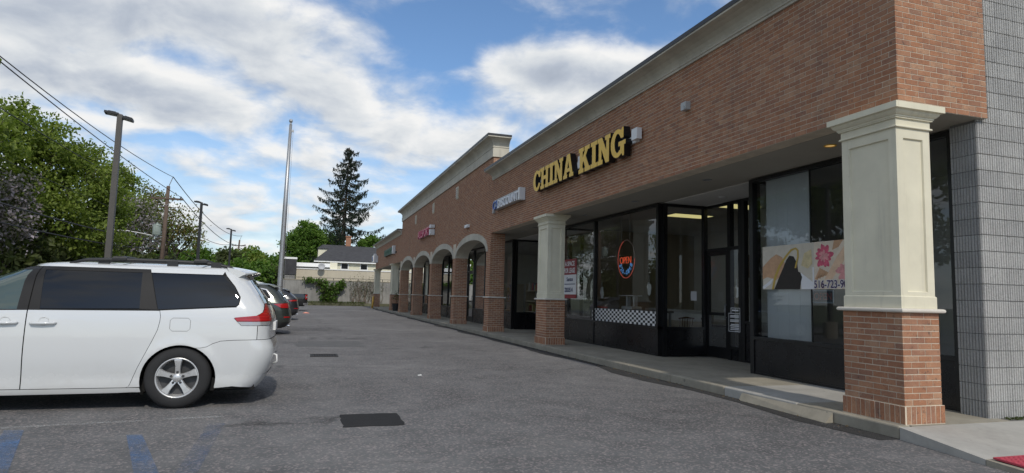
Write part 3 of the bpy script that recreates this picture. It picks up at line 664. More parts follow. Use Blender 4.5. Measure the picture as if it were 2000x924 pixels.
# interiors behind the glass
b = MB(); b.box((SX+.1, 5.95, .05), (18, 9.98, SW-.005)); b.box((RX+.08, 9.99, .05), (18, 24.2, SW-.005)); b.box((SX+.1, 13.25, .05), (RX+.07, 19.2, SW-.005)); b.box((SX+.1, 24.4, .05), (18, 62.8, SW-.005)); b.obj('shop_floor', M_FLOORIN, bld)
b = MB(); b.box((SX+.1, 5.95, 3.742), (18, 62.8, 3.7595)); b.obj('shop_ceiling', M_WALLIN, bld)
b = MB(); b.box((13.0, 9.99, SW), (13.1, 19.3, 3.74)); b.box((14.0, 19.4, SW), (14.1, 62.8, 3.74)); b.box((10.6, 5.95, SW), (10.7, 9.9, 3.74)); b.obj('inside_wall', M_WALLIN, bld)
for yy, mt in ((9.96, M_WALLIN), (19.34, M_WALLIN2), (32.9, M_WALLIN), (41.1, M_WALLIN2), (50.0, M_WALLIN)):
    b = MB(); b.box((RX+.08 if yy < 25 else SX+.08, yy, SW), (13 if yy < 19.4 else 14, yy+.04, 3.741)); b.obj('partition_wall', mt, bld)

# ------------------------------------------------------------------ signs on the brick
M_GOLD = mat('gold_letter_face', (.85, .53, .07), .5, fn=varied(.08, 2, .05, 60, .03))
M_RET = mat('black_letter_return', (.010, .010, .011), .4)
def arc(cx, cy, rx, ry, a0, a1, n): return [(cx+rx*math.cos(math.radians(a0+(a1-a0)*k/n)), cy+ry*math.sin(math.radians(a0+(a1-a0)*k/n))) for k in range(n+1)]
GL = {
 'I': (.50, [[(0,0),(.5,0),(.5,.15),(.38,.15),(.38,.85),(.5,.85),(.5,1),(0,1),(0,.85),(.12,.85),(.12,.15),(0,.15)]]),
 'H': (.95, [[(0,0),(.42,0),(.42,.15),(.33,.15),(.33,.42),(.62,.42),(.62,.15),(.53,.15),(.53,0),(.95,0),(.95,.15),(.86,.15),(.86,.85),(.95,.85),(.95,1),(.53,1),(.53,.85),(.62,.85),(.62,.58),(.33,.58),(.33,.85),(.42,.85),(.42,1),(0,1),(0,.85),(.09,.85),(.09,.15),(0,.15)]]),
 'N': (.95, [[(0,0),(.38,0),(.38,.15),(.29,.15),(.29,.60),(.62,0),(.86,0),(.86,.85),(.95,.85),(.95,1),(.57,1),(.57,.85),(.67,.85),(.67,.42),(.33,1),(0,1),(0,.85),(.10,.85),(.10,.15),(0,.15)]]),
 'A': (.98, [[(0,0),(.38,0),(.38,.14),(.31,.14),(.34,.25),(.64,.25),(.67,.14),(.60,.14),(.60,0),(.98,0),(.98,.14),(.90,.14),(.63,1),(.35,1),(.08,.14),(0,.14)], [(.385,.39),(.49,.74),(.595,.39)]]),
 'K': (.98, [[(0,0),(.42,0),(.42,.15),(.33,.15),(.33,.34),(.42,.46),(.58,.15),(.52,.15),(.52,0),(.98,0),(.98,.15),(.88,.15),(.59,.63),(.78,.85),(.92,.85),(.92,1),(.50,1),(.50,.85),(.55,.85),(.33,.56),(.33,.85),(.42,.85),(.42,1),(0,1),(0,.85),(.09,.85),(.09,.15),(0,.15)]]),
 'C': (.88, [[(.88,1.0),(.80,1.0),(.75,.93)]+arc(.45,.5,.45,.5,62,305,26)+[(.88,.30),(.70,.36)]+arc(.47,.5,.22,.35,308,52,18)+[(.72,.64),(.88,.64)]]),
 'G': (1.0, [[(.86,1.0),(.79,1.0),(.74,.93)]+arc(.45,.5,.45,.5,62,302,26)+[(.77,.09),(.80,0),(.90,0),(.90,.38),(1.0,.38),(1.0,.52),(.54,.52),(.54,.38),(.66,.38),(.66,.22)]+arc(.47,.5,.22,.35,306,52,16)+[(.70,.64),(.86,.64)]]),
}
ck = thing('letter_sign', 'gold slab-serif channel letters on the brick above the black shop entrance', 'sign', (XF-.02, 14.6, 4.5))
def letters(word, ystart, z, h, sx, gap=.05):
    y = ystart
    for ch in word:
        w, polys = GL[ch]; pp = [[(px*sx*h, py*h) for px, py in p] for p in polys]
        me = poly_mesh('letter', pp, M_RET, .075, .012); o = link('letter', me, ck); o.matrix_world = facing_lot(XF-.125, y, z)
        f = poly_mesh('letter_face', pp, M_GOLD, .002, .004); fo = link('letter_face', f, o); fo.matrix_basis = Matrix.Translation((0, 0, .0785))
        y -= (w+gap)*sx*h
    return y
bpy.context.view_layer.update()
letters('CHINA', 17.42, 4.50, .60, 1.10); letters('KING', 14.14, 4.47, .61, 1.10)
for (y0, y1) in ((17.5, 14.3), (14.2, 11.50)):
    b = MB(); b.box((XF-.048, y1, 4.70), (XF-.001, y0, 4.86)); o = b.obj('raceway', M_WHITE, ck); o.matrix_world = Matrix.Identity(4)
b = MB(); b.box((XF-.16, 11.33, 4.72), (XF-.05, 11.56, 4.95)); o = b.obj('end_box', M_WHITE, ck); o.matrix_world = Matrix.Identity(4)
b = MB(); b.box((XF-.115, 14.24, 4.66), (XF-.05, 14.40, 4.96)); o = b.obj('end_box', M_WHITE, ck); o.matrix_world = Matrix.Identity(4)
# smaller signs further along
M_BLUEL = mat('blue_letter', (.035, .09, .32), .4); M_WL = mat('white_letter', (.75, .75, .77), .4); M_PINK = mat('pink_red_letter', (.55, .06, .13), .4); M_GREEN = mat('green_letter', (.03, .13, .07), .4); M_GREYB = mat('grey_sign_box', (.42, .43, .42), .5)
s2 = thing('letter_sign', 'small blue and white letter sign on a white box left of the gold letters', 'sign', (XF, 20.7, 4.6))
b = MB(); b.box((XF-.16, 18.86, 4.50), (XF-.001, 21.75, 4.84)); o = b.obj('sign_box', M_GREYB, s2); o.matrix_world = Matrix.Identity(4)
b = MB(); b.box((XF-.20, 18.70, 4.48), (XF-.01, 18.85, 4.87)); o = b.obj('end_box', M_WHITE, s2); o.matrix_world = Matrix.Identity(4)
text_mesh('letters', 'CA', .42, M_BLUEL, s2, facing_lot(XF-.17, 21.75, 4.50), .03, sx=1.05, offset=.006); text_mesh('letters', 'DISCOUNT', .40, M_WL, s2, facing_lot(XF-.17, 21.15, 4.50), .03, sx=1.12, offset=.006)
s3 = thing('letter_sign', 'pink red letter sign on the tall brick part above the arches', 'sign', (XF, 36, 4.8))
b = MB(); b.box((XF-.10, 33.8, 4.72), (XF-.001, 37.9, 4.80)); o = b.obj('raceway', M_GREYB, s3); o.matrix_world = Matrix.Identity(4)
text_mesh('letters', 'ALLSPORT', .62, M_PINK, s3, facing_lot(XF-.14, 37.9, 4.72), .05, sx=1.28, offset=.008)
for z0, z1 in ((4.62, 4.92), (5.0, 5.17)):
    b = MB(); b.box((XF-.26, 33.45, z0), (XF-.02, 33.75, z1)); o = b.obj('end_box', M_WHITE, s3); o.matrix_world = Matrix.Identity(4)
s4 = thing('letter_sign', 'dark green letter sign with white end box on the far low brick part', 'sign', (XF, 53, 4.7))
b = MB(); b.box((XF-.16, 49.6, 4.55), (XF-.001, 55.2, 5.08)); o = b.obj('sign_box', mat('dark_green_box', (.015, .05, .03), .5), s4); o.matrix_world = Matrix.Identity(4)
b = MB(); b.box((XF-.22, 49.1, 4.5), (XF-.01, 49.55, 5.12)); o = b.obj('end_box', M_WHITE, s4); o.matrix_world = Matrix.Identity(4)
for k in range(9):
    b = MB(); yk = 54.9-k*.6; b.box((XF-.19, yk-.36, 4.60), (XF-.162, yk-.24, 5.02)); b.box((XF-.19, yk-.235, 4.9 if k % 2 else 4.62), (XF-.162, yk-.05, 5.02 if k % 2 else 4.74)); o = b.obj('letter', M_GREEN, s4); o.matrix_world = Matrix.Identity(4)
s5 = thing('box_sign', 'small pale blue and white projecting sign at the far end of the brick fascia', 'sign', (XF, 62, 4.6))
b = MB(); b.box((XF-.45, 61.4, 4.35), (XF-.001, 62.6, 5.0)); o = b.obj('sign_box', M_WHITE, s5); o.matrix_world = Matrix.Identity(4)
b = MB(); b.lathe([(.22, 0), (.22, .02), (.14, .02), (.14, 0)], (XF-.452, 62.0, 4.68), (-1, 0, 0), 16); o = b.obj('emblem', M_BLUEL, s5); o.matrix_world = Matrix.Identity(4)
b = MB(); b.box((XF-.35, 61.7, 5.0), (XF-.1, 62.2, 5.2)); o = b.obj('cap', M_WHITE, s5); o.matrix_world = Matrix.Identity(4)
# wall vents, emergency lamps, wall boxes
for k, yy in enumerate((28.3, 34.0, 39.8)):
    v = thing('wall_vent', ['cream louvred vent high on the brick, nearest of the three', 'cream louvred vent high on the brick, middle of the three', 'cream louvred vent high on the brick, farthest of the three'][k], 'vent', (XF, yy, 6.12), 'vents in the tall brick wall')
    b = MB(); b.box((-.03,-.18,-.28),(0,.18,.28)); b.obj('frame', M_CREAM, v)
    for j in range(5):
        b = MB(); b.obox((-.042, 0, -.2+j*.1), (.016,0,-.012), (0,.15,0), (.006,0,.03)); b.obj('slat', M_BAND, v)
def wall_box(yy, z, w, h, d, mt, lab, x=XF):
    b = MB(); b.box((-d,-w/2,-h/2),(0,w/2,h/2)); b.box((-d-.02,-w*.3,-h*.6),(-d+.01,w*.3,-h*.1)); o = b.obj('wall_lamp', mt, None, loc=(x, yy, z)); tag(o, lab, 'wall lamp')
wall_box(9.75, 4.95, .16, .14, .10, M_GREYB, 'small grey lamp box on the brick right of the gold letters')
wall_box(26.1, 4.36, .55, .12, .10, M_WHITE, 'white emergency lamp above the nearest arch')
wall_box(22.1, 4.52, .12, .14, .07, M_GREYB, 'tiny grey box under the small blue and white sign')
wall_box(48.6, 4.6, .45, .10, .08, M_FIX, 'small dark lamp right of the green sign')
# soffit downlights
M_DLON = mat('lit_lamp_amber', (.8,.6,.3), .4, emit=(1.0, .62, .22), estr=.45)
for k, (x, yy) in enumerate(((7.21, 7.28), (7.21, 10.29), (7.32, 13.3), (7.32, 16.17), (7.2, 19.9), (7.3, 21.4))):
    d = thing('downlight', ['amber recessed downlight in the soffit beside the near column', 'recessed soffit downlight in front of the recessed entrance', 'recessed soffit downlight before the wide dark shop window', 'recessed soffit downlight behind the second cream column', 'recessed soffit downlight just past the second column', 'recessed soffit downlight beside the first brick pier'][k], 'downlight', (x, yy, ZS), 'soffit downlights')
    b = MB(); b.lathe([(.085, -.001), (.088, -.010), (.072, -.014), (.068, -.001)], (0,0,0), (0,0,1), 20); b.obj('ring', M_STEEL if k else M_GOLD, d, True)
    b = MB(); b.lathe([(.068, -.002), (.03, -.004), (0, -.005)], (0,0,0), (0,0,1), 16); b.obj('lens', M_DLON if k == 0 else M_FIX, d)
o = MB(); o.lathe([(.085, 0), (.085, -.03), (.06, -.045), (0, -.045)], (0,0,0), (0,0,1), 20); o = o.obj('smoke_detector', M_WHITE, None, loc=(8.62, 11.75, ZS)); tag(o, 'round white detector on the soffit in front of the entrance', 'detector')
# ------------------------------------------------------------------ things in the shop windows
M_SKIN = mat('print_skin', (.55, .33, .19), .5, fn=varied(.18, 9, .05, 40, 0)); M_SKIN2 = mat('print_skin_light', (.74, .52, .35), .5, fn=varied(.15, 9, .05, 40, 0)); M_HAIR = mat('print_hair', (.018, .012, .009), .5, fn=varied(.4, 20, .05, 80, 0)); M_PBG = mat('print_pale', (.60, .55, .46), .5, fn=varied(.12, 5, .05, 40, 0)); M_PGOLD = mat('print_gold', (.52, .36, .07), .5); M_PPINK = mat('print_pink', (.62, .10, .17), .5, fn=varied(.4, 14, .05, 60, 0)); M_PPINK2 = mat('print_rose', (.70, .30, .30), .5, fn=varied(.3, 14, .05, 60, 0)); M_PURPLE = mat('print_purple', (.05, .015, .09), .5)
po = thing('window_poster', 'wide beige spa poster with dark hair and pink flowers on the near shop window', 'poster', (SX-.010, 8.4, 1.68))
def flat(name, pts, depth, mt, parent, x=SX-.010):
    """thin printed shape; pts are (distance from the left end along -Y, height)"""
    me = poly_mesh(name, [pts], mt, .0006); o = link(name, me, parent); o.matrix_world = facing_lot(x-depth, 9.62, 1.68); return o
flat('sheet', [(0,0),(2.1,0),(2.1,.77),(0,.77)], 0, M_PBG, po)
flat('print', [(0,.18),(.12,.22),(.22,.20),(.34,.16),(.50,.25),(.58,.42),(.50,.56),(.36,.62),(.22,.56),(.08,.46),(0,.40)], .002, M_SKIN, po)
flat('print', [(.30,.0),(.92,.0),(.94,.12),(.97,.20),(.93,.28),(.88,.30),(.86,.44),(.78,.56),(.68,.58),(.60,.50),(.52,.36),(.44,.24),(.36,.10)], .004, M_HAIR, po)
flat('print', [(0,.05),(.28,.20),(.22,.10),(.02,.0)], .004, M_WL, po)
og = [(.24,.0),(.30,.22),(.42,.42),(.58,.58),(.72,.69),(.84,.71),(.90,.66),(.90,.55),(.84,.36)]; ig = [(.80,.36),(.865,.55),(.865,.65),(.82,.68),(.73,.655),(.61,.55),(.46,.39),(.35,.20),(.29,.0)]
flat('print', og+ig, .006, M_PGOLD, po)
flat('print', [(1.24,.0),(2.1,.0),(2.1,.77),(1.24,.77)], .002, mat('print_cream', (.70, .60, .48), .5, fn=varied(.15, 6, .05, 40, 0)), po)
flat('print', [(1.46,.16),(1.58,.12),(1.90,.50),(2.1,.62),(2.1,.77),(1.96,.77),(1.72,.52)], .004, M_SKIN2, po)
def flower(cx, cy, r, n, mt, d):
    rr = random.Random(int(cx*100))
    for k in range(n):
        a = 2*math.pi*k/n+rr.uniform(-.2,.2); L = r*rr.uniform(.75,1.1); w = r*rr.uniform(.16,.24); c, s = math.cos(a), math.sin(a)
        flat('print', [(cx+c*L*t-s*w*q, cy+s*L*t+c*w*q) for t, q in ((.05,.3),(.35,.9),(.7,1),(.95,.5),(1.0,0),(.9,-.6),(.65,-1),(.3,-.8),(.05,-.3))], d+.0002*k, mt, po)
flower(1.45, .53, .20, 13, M_PPINK, .0045); flower(1.45, .53, .11, 9, M_PPINK2, .0072); flower(1.86, .26, .17, 12, M_PPINK2, .0046); flower(1.99, .40, .14, 10, M_PPINK, .0073)
flat('print', [(1.62,.62),(1.75,.66),(1.84,.77),(1.66,.77)], .0035, M_SKIN, po); flat('print', [(1.90,.10),(2.1,.14),(2.1,.34),(1.98,.26)], .0036, M_SKIN, po)
flat('print', [(.95,.40),(1.1,.34),(1.2,.42),(1.18,.66),(1.02,.60)], .0035, mat('print_straw', (.62,.52,.30), .5, fn=varied(.25, 12, .05, 60, 0)), po); flat('print', [(.94,.28),(1.2,.12),(1.2,0),(.95,.0)], .0036, M_WL, po)
for k in range(4): flat('print', [(1.25+k*.06,.16+.02*k),(1.31+k*.06,.15+.02*k),(1.40+k*.045,.32-.02*k),(1.36+k*.045,.35-.02*k)], .0065, M_SKIN, po)
flat('print', [(1.2,.36),(1.23,.36),(1.23,.0),(1.2,.0)], .003, M_WL, po)
text_mesh('phone_number_outline', '516-723-906', .175, M_WL, po, facing_lot(SX-.020, 9.62-1.235, 1.70), .0004, sx=.84, offset=.011)
text_mesh('phone_number', '516-723-906', .175, M_PURPLE, po, facing_lot(SX-.0215, 9.62-1.235, 1.70), .0004, sx=.84, offset=.003)
bl = thing('window_blind', 'pale grey panel blind behind the spa poster', 'blind', (SX+.075, 9.08, SW))
for k in range(4): b = MB(); b.box((0, -.55+k*.27, .0), (.012, -.283+k*.27, 3.58)); b.obj('panel', mat('pale_blind', (.60, .63, .66), .7, fn=varied(.06, 2, .05, 40, .02, True)), bl)
on = thing('open_sign', 'small unlit rectangular neon OPEN sign under the spa poster', 'sign', (SX+.035, 8.25, 1.455))
b = MB(); b.box((0, -.225, 0), (.02, .225, .215)); b.obj('board', mat('blue_grey_sign_board', (.05, .065, .085), .5), on)
b = MB(); 
for (y0, z0, y1, z1) in ((-.225,0,.225,.022),(-.225,.193,.225,.215),(-.225,.0225,-.203,.1925),(.203,.0225,.225,.1925)): b.box((-.012, y0, z0), (-.0005, y1, z1))
b.obj('border', mat('pale_blue_tube', (.22, .28, .34), .4), on)
text_mesh('letters', 'OPEN', .165, mat('unlit_red_tube', (.30, .12, .12), .4), on, facing_lot(-.008, .19, .055), .004, sx=.88, local=True)
ls = thing('lease_sign', 'red and white space for lease sign on the window behind the second column', 'sign', (SX-.025, 18.5, 1.43))
M_RED = mat('sign_red', (.28, .025, .03), .5); M_NAVY = mat('sign_navy', (.02, .03, .10), .5)
b = MB(); b.box((0,-.5,.0),(.012,.5,1.23)); b.obj('board', M_RED, ls); b = MB(); b.box((-.002,-.5,.12),(-.0003,.5,.74)); b.obj('white_field', M_WL, ls)
text_mesh('letters', 'A SPACE', .20, M_WL, ls, facing_lot(-.004, .40, 1.02), .001, sx=1.0, offset=.006, local=True);text_mesh('letters', 'FOR LEASE', .21, M_WL, ls, facing_lot(-.004, .46, .80), .001, sx=.85, offset=.006, local=True)
text_mesh('letters', 'Santos', .17, M_NAVY, ls, facing_lot(-.005, .25, .54), .001, sx=1.1, offset=.004, local=True);text_mesh('letters', '220.0514', .19, M_NAVY, ls, facing_lot(-.005, .40, .20), .001, sx=.9, offset=.006, local=True)
b = MB(); b.box((-.004,-.42,.43),(-.003,.42,.455)); b.obj('small_print', M_NAVY, ls)
# chequered film strip
def chk(t, b):
    p = objc(t); c = t.add('ShaderNodeTexChecker', None, Vector=t.add('ShaderNodeMapping', None, Vector=p, Scale=(.001, 1/.112, 1/.0575), Location=(.5, .013, .011)).outputs[0], Scale=1.0); c.inputs[1].default_value = (.70, .70, .69, 1); c.inputs[2].default_value = (.012, .012, .014, 1); t.l.new(c.outputs[0], b.inputs['Base Color'])
b = MB(); b.box((0,-1.80,0),(.006,1.80,.345)); o = b.obj('checkered_strip', mat('black_white_checks', rough=.5, fn=chk), None, loc=(SX-.018, 15.06, .825)); tag(o, 'black and white checkered strip along the bottom of the wide shop window', 'window film')
# oval neon sign
def neon(c, s): return mat('neon_tube', c, .3, emit=c, estr=s)
ns = thing('neon_sign', 'oval neon sign with red letters and blue digits hanging in the wide dark window', 'neon sign', (SX+.08, 15.0, 2.50))
def oval(a0, a1, n=40): return [(0, -.46*math.cos(math.radians(a0+(a1-a0)*k/n)), .50*math.sin(math.radians(a0+(a1-a0)*k/n))) for k in range(n+1)]
b = MB(); b.tube(oval(110, 360), .012, 6); b.obj('tube', neon((.85, .16, .11), .20), ns, True)
b = MB(); b.tube(oval(0, 108), .012, 6); b.obj('tube', mat('unlit_tube', (.42, .30, .28), .4), ns, True)
b = MB(); b.tube([(0.02,.30,.42),(0.02,.30,1.2)], .006, 5); b.tube([(0.02,-.15,.50),(0.02,-.15,1.2)], .006, 5); b.obj('hanger', M_STEEL, ns)
text_mesh('letters', 'OPEN', .26, neon((.95, .14, .06), .38), ns, facing_lot(-.01, .34, -.12), .008, sx=.95, offset=-.004, local=True)
digs = '326-6868'
for k, ch in enumerate(digs):
    a = math.radians(205+130*k/7); yy, z = .38*math.cos(a), .40*math.sin(a)
    M = facing_lot(-.01, -yy if False else -yy, z)
    rot = Matrix.Rotation(a-math.radians(270), 4, 'Z'); text_mesh('digit', ch, .17, neon((.16, .42, .85), .28), ns, facing_lot(-.01, -yy, z-.02) @ rot, .006, align='CENTER', offset=.004, local=True)
# small white window ornaments
for k, (yy, z, lab) in enumerate(((16.35, 1.62, 'small white hanging ornament in the window left of the oval neon sign'), (13.75, 1.70, 'small white hanging ornament in the window right of the oval neon sign'))):
    b = MB(); rr = random.Random(k); pts = [(0, .10*math.cos(t)*(1+.35*rr.uniform(-1,1)), .16*math.sin(t)*(1+.2*rr.uniform(-1,1))) for t in [2*math.pi*j/14 for j in range(14)]]
    b.add(pts+[(.015, q[1], q[2]) for q in pts], [tuple(range(14)), tuple(range(27, 13, -1))]+[(j, (j+1)%14, 14+(j+1)%14, 14+j) for j in range(14)]); b.tube([(.007,0,.15),(.007,.01,.34)], .006, 5); o = b.obj('hanging_ornament', M_WHITE, None, loc=(SX+.04, yy, z)); tag(o, lab, 'ornament')
# notices on entrance glass
b = MB(); b.box((-.08,0,-.11),(.08,.003,.11)); o = b.obj('paper_notice', M_WL, None, loc=(8.82, 13.13, 1.56)); tag(o, 'white paper notice on the side glass of the recessed entrance', 'notice')
dn = thing('door_notice', 'outlined opening-hours notice with rows of white lettering on the entrance glass', 'notice', (RX-.06, 12.05, .78))
b = MB()
for (y0, z0, y1, z1) in ((-.2,0,.2,.012),(-.2,.40,.2,.412),(-.2,.0125,-.188,.3995),(.188,.0125,.2,.3995),(-.2,.52,.12,.532),(.108,.4125,.12,.5195),(-.2,.4125,-.188,.5195)): b.box((-.002,y0,z0),(0,y1,z1))
b.obj('outline', M_WL, dn)
b = MB()
for z, y0, y1, h in ((.46,-.14,.08,.03),(.345,-.16,.14,.02),(.315,-.16,.15,.02),(.25,-.16,.14,.02),(.22,-.16,.15,.02),(.15,-.16,.12,.02),(.115,-.16,.15,.022),(.075,-.16,.13,.02),(.04,-.16,.14,.02)): b.box((-.002,y0,z),(0,y1,z+h))
b.obj('lettering', M_WL, dn)
# interior: counter, lights, machines, chairs, table
M_LIGHTP = mat('fluorescent_panel', (.9,.85,.6), .5, emit=(1.0, .88, .38), estr=.62)
for k, (x, yy, lab) in enumerate(((9.78, 14.8, 'lit yellow ceiling panel seen through the side glass of the entrance'), (9.75, 12.75, 'lit yellow ceiling panel seen through the glass above the door'))):
    t = thing('ceiling_light', lab, 'ceiling light', (x, yy, 3.742), 'lit ceiling panels')
    b = MB(); b.box((-.62,-.32,-.012),(.62,.32,-.0005)); b.obj('housing', M_WHITE, t); b = MB(); b.box((-.58,-.28,-.018),(.58,.28,-.0125)); b.obj('diffuser', M_LIGHTP, t)
ct = thing('service_counter', 'long grey service counter inside the shop with the gold letters', 'counter', (11.2, 15.0, SW))
b = MB(); b.box((-.25,-2.8,0),(.25,3.9,.98)); b.obj('front', M_WALLIN, ct); b = MB(); b.box((-.35,-2.85,.981),(.30,3.95,1.03)); b.obj('top', mat('counter_top', (.45,.44,.42), .3), ct); b = MB(); b.box((-.26,-2.8,.45),(-.251,3.9,.70)); b.obj('panel', M_WALLIN2, ct)
mb = thing('menu_board', 'dim menu board on the wall behind the counter', 'menu board', (12.97, 14.5, 2.2))
for k in range(4): b = MB(); b.box((-.04,-1.9+k*1.0,0),(0,-1.0+k*1.0,.7)); b.obj('panel', mat('menu_panel', (.22,.16,.11), .5, fn=varied(.5, 8, .05, 30, 0)), mb)
sm = thing('food_scale', 'white countertop machine behind the wide shop window', 'machine', (8.75, 16.3, 1.17))
b = MB(); b.rectloft(-.16,.16,-.55,.05,[(0,0),(0,.06),(-.02,.08)]); b.obj('base', M_WHITE, sm); b = MB(); b.box((-.05,-.10,.081),(.05,-.02,.36)); b.rectloft(-.14,.14,-.6,.25,[(0,.361),(0,.39)]); b.obj('arm', M_WHITE, sm); b = MB(); b.box((-.05,-.5,.081),(.05,-.42,.36)); b.obj('post', M_WHITE, sm)
wt = thing('work_table', 'low table inside the wide shop window', 'table', (8.8, 16.2, SW)); b = MB(); b.box((-.4,-1.6,.97),(.4,1.4,1.02)); b.obj('top', mat('table_top', (.16,.15,.14), .4), wt)
for sx in (-.35,.35):
    for sy in (-1.5,1.3): b = MB(); b.box((sx-.025,sy-.025,0),(sx+.025,sy+.025,.969)); b.obj('leg', M_STEEL, wt)
M_CHW = mat('brown_chair_wood', (.10,.045,.02), .5, fn=varied(.25, 8, .1, 50, .05))
for k, (x, yy, lab) in enumerate(((9.1, 14.1, 'brown spindle-back chair just inside the entrance side glass'), (9.75, 14.1, 'brown spindle-back chair farther inside the entrance side glass'))):
    c = thing('wooden_chair', lab, 'chair', (x, yy, SW), 'chairs by the entrance')
    b = MB(); b.box((-.21,-.21,.43),(.21,.21,.47)); b.obj('seat', M_CHW, c)
    for sx in (-.18,.18):
        for sy in (-.18,.18): b = MB(); b.tube([(sx,sy,0),(sx*.95,sy*.95,.43)], .016, 6); b.obj('leg', M_CHW, c)
    b = MB()
    for j in range(6): b.tube([(-.17+j*.068,-.19,.47),(-.18+j*.072,-.23,.86)], .010, 6)
    b.tube([(-.22,-.235,.86),(0,-.245,.89),(.22,-.235,.86)], .022, 6); b.obj('backrest', M_CHW, c, True)
tb = thing('cafe_table', 'small dark pedestal table in the recess beyond the second column', 'table', (8.2, 21.5, SW))
b = MB(); b.lathe([(0,.72),(.36,.72),(.37,.735),(.36,.75),(0,.75)], (0,0,0), (0,0,1), 20); b.obj('top', M_BULK, tb); b = MB(); b.tube([(0,0,.02),(0,0,.72)], .03, 8); b.obj('leg', M_STEEL, tb); b = MB(); b.lathe([(.22,0),(.22,.015),(.03,.03)], (0,0,0), (0,0,1), 16); b.obj('foot', M_BULK, tb)
# dim objects inside other shops so the glass is not empty
M_GOODS = [mat('shop_goods', c, .6, fn=varied(.3, 6, .05, 30, 0)) for c in ((.45,.42,.38),(.30,.08,.06),(.10,.16,.25),(.40,.33,.15))]
for k in range(10):
    yy = 26+k*3.4; s = thing('display_shelf', 'dim display shelf inside the arcade shops, %s from the near end' % ['first','second','third','fourth','fifth','sixth','seventh','eighth','ninth','tenth'][k], 'shelf', (9.6, yy, SW), 'shelves inside the arcade shops')
    for j in range(4): b = MB(); b.box((-.2,-.9,.2+j*.45),(.2,.9,.23+j*.45)); b.obj('board', M_WALLIN2, s)
    b = MB(); b.box((-.22,-.93,0),(.22,-.9,1.9)); b.box((-.22,.9,0),(.22,.93,1.9)); b.obj('side', M_WALLIN2, s)
    for mt in M_GOODS:
        b = MB()
        for j in range(6): 
            a = RNG.uniform(-.85,.75); l = RNG.randrange(4); b.box((-.15,a,.2305+l*.45),(.1,a+.12,.2305+l*.45+RNG.uniform(.15,.36)))
        b.obj('goods', mt, s, kind='stuff')
# planter and yellow bollard near the far end
pl = thing('planter_pot', 'black round planter pot with a small plant beside the far cream column', 'planter', (6.62, 48.9, SW))
b = MB(); b.lathe([(0,0),(.24,0),(.31,.50),(.34,.50),(.34,.56),(.29,.56),(.28,.50),(0,.50)], (0,0,0), (0,0,1), 20); b.obj('pot', M_FIX, pl, False)
b = MB(); b.tube([(0,0,.5),(.02,.01,1.0),(-.02,.0,1.5)], [.02,.014,.006], 6); b.obj('stem', mat('reddish_stem', (.16,.05,.03), .8), pl)
pts = NR.normal(size=(60,3))*np.array([.13,.13,.22])+np.array([0,0,1.05]); link('foliage', leaf_mesh('foliage', pts, .07, M_LEAF3, NR), pl)
yb = thing('yellow_bollard', 'slightly tilted yellow guard post at the far pavement corner', 'bollard', (5.98, 60.3, 0))
b = MB(); b.tube([(0,0,0),(.07,0,1.12)], .085, 14); b.lathe([(.085,1.12),(.06,1.15),(0,1.165)], (.07,0,0), (0,0,1), 14); b.obj('post', mat('yellow_paint', (.50,.30,.05), .6, fn=varied(.2, 5, .1, 60, .1)), yb, True); b = MB(); b.lathe([(.16,0),(.15,.04),(.09,.05)], (0,0,0), (0,0,1), 14); b.obj('collar', M_CONC, yb)

# ------------------------------------------------------------------ vehicles
def dirty_paint(t, b):
    p = pos(t); z = t.add('ShaderNodeSeparateXYZ', None, Vector=p).outputs[2]; n = t.noise(p, 3.0, 6, .65); d = t.math('MULTIPLY', t.sstep(t.math('ADD', z, t.math('MULTIPLY', n, .5)), .80, .38), .42)
    c = t.mix(d, (.61, .625, .63, 1), (.44, .43, .40, 1)); t.l.new(c, b.inputs['Base Color']); t.l.new(t.math('ADD', t.math('MULTIPLY', d, .8), .16), b.inputs['Roughness'])
M_PAINTW = mat('white_car_paint', (.60, .615, .62), .30, coat=1.0, fn=dirty_paint)
M_CARGLASS = mat('privacy_glass', (.006, .007, .009), .012, spec=.5, coat=0.0)
M_CARGLASS2 = mat('light_car_glass', (.05, .075, .07), .015, spec=.8)
M_PILLAR = mat('black_pillar_film', (.020, .020, .021), .5, spec=.15, fn=varied(.1, 5, .05, 40, .02))
M_PLBLACK = mat('black_plastic', (.018, .018, .019), .5, fn=varied(.15, 6, .1, 80, .05))
M_GAP = mat('dark_gap', (.006, .006, .006), .9)
M_TYRE = mat('tyre_rubber', (.020, .020, .021), .85, fn=varied(.25, 8, .05, 90, .2))
M_ALLOY = mat('alloy_wheel', (.62, .62, .62), .30, .6, fn=varied(.12, 9, .1, 70, .03))
M_DARKALLOY = mat('dark_alloy', (.07, .07, .072), .5, .6)
M_CHROME = mat('chrome', (.62, .62, .63), .12, .95)
def lens_fn(t, b):
    p = pos(t); w = t.add('ShaderNodeTexWave', {'wave_type': 'BANDS', 'bands_direction': 'Z'}, Vector=p, Scale=9.0, Distortion=2.5)
    t.l.new(t.mix(w.outputs[0], (.30, .008, .010, 1), (.42, .016, .016, 1)), b.inputs['Base Color'])
M_REDLENS = mat('red_lens', (.35, .01, .012), .12, spec=.6, coat=.6, fn=lens_fn)
M_CLEARLENS = mat('clear_lens', (.42, .42, .43), .15, .4, coat=.5)
def interp(tab, x):
    if x <= tab[0][0]: return tab[0][1]
    for (a, va), (b, vb) in zip(tab, tab[1:]):
        if x <= b:
            t = (x-a)/(b-a); return va+(vb-va)*t
    return tab[-1][1]
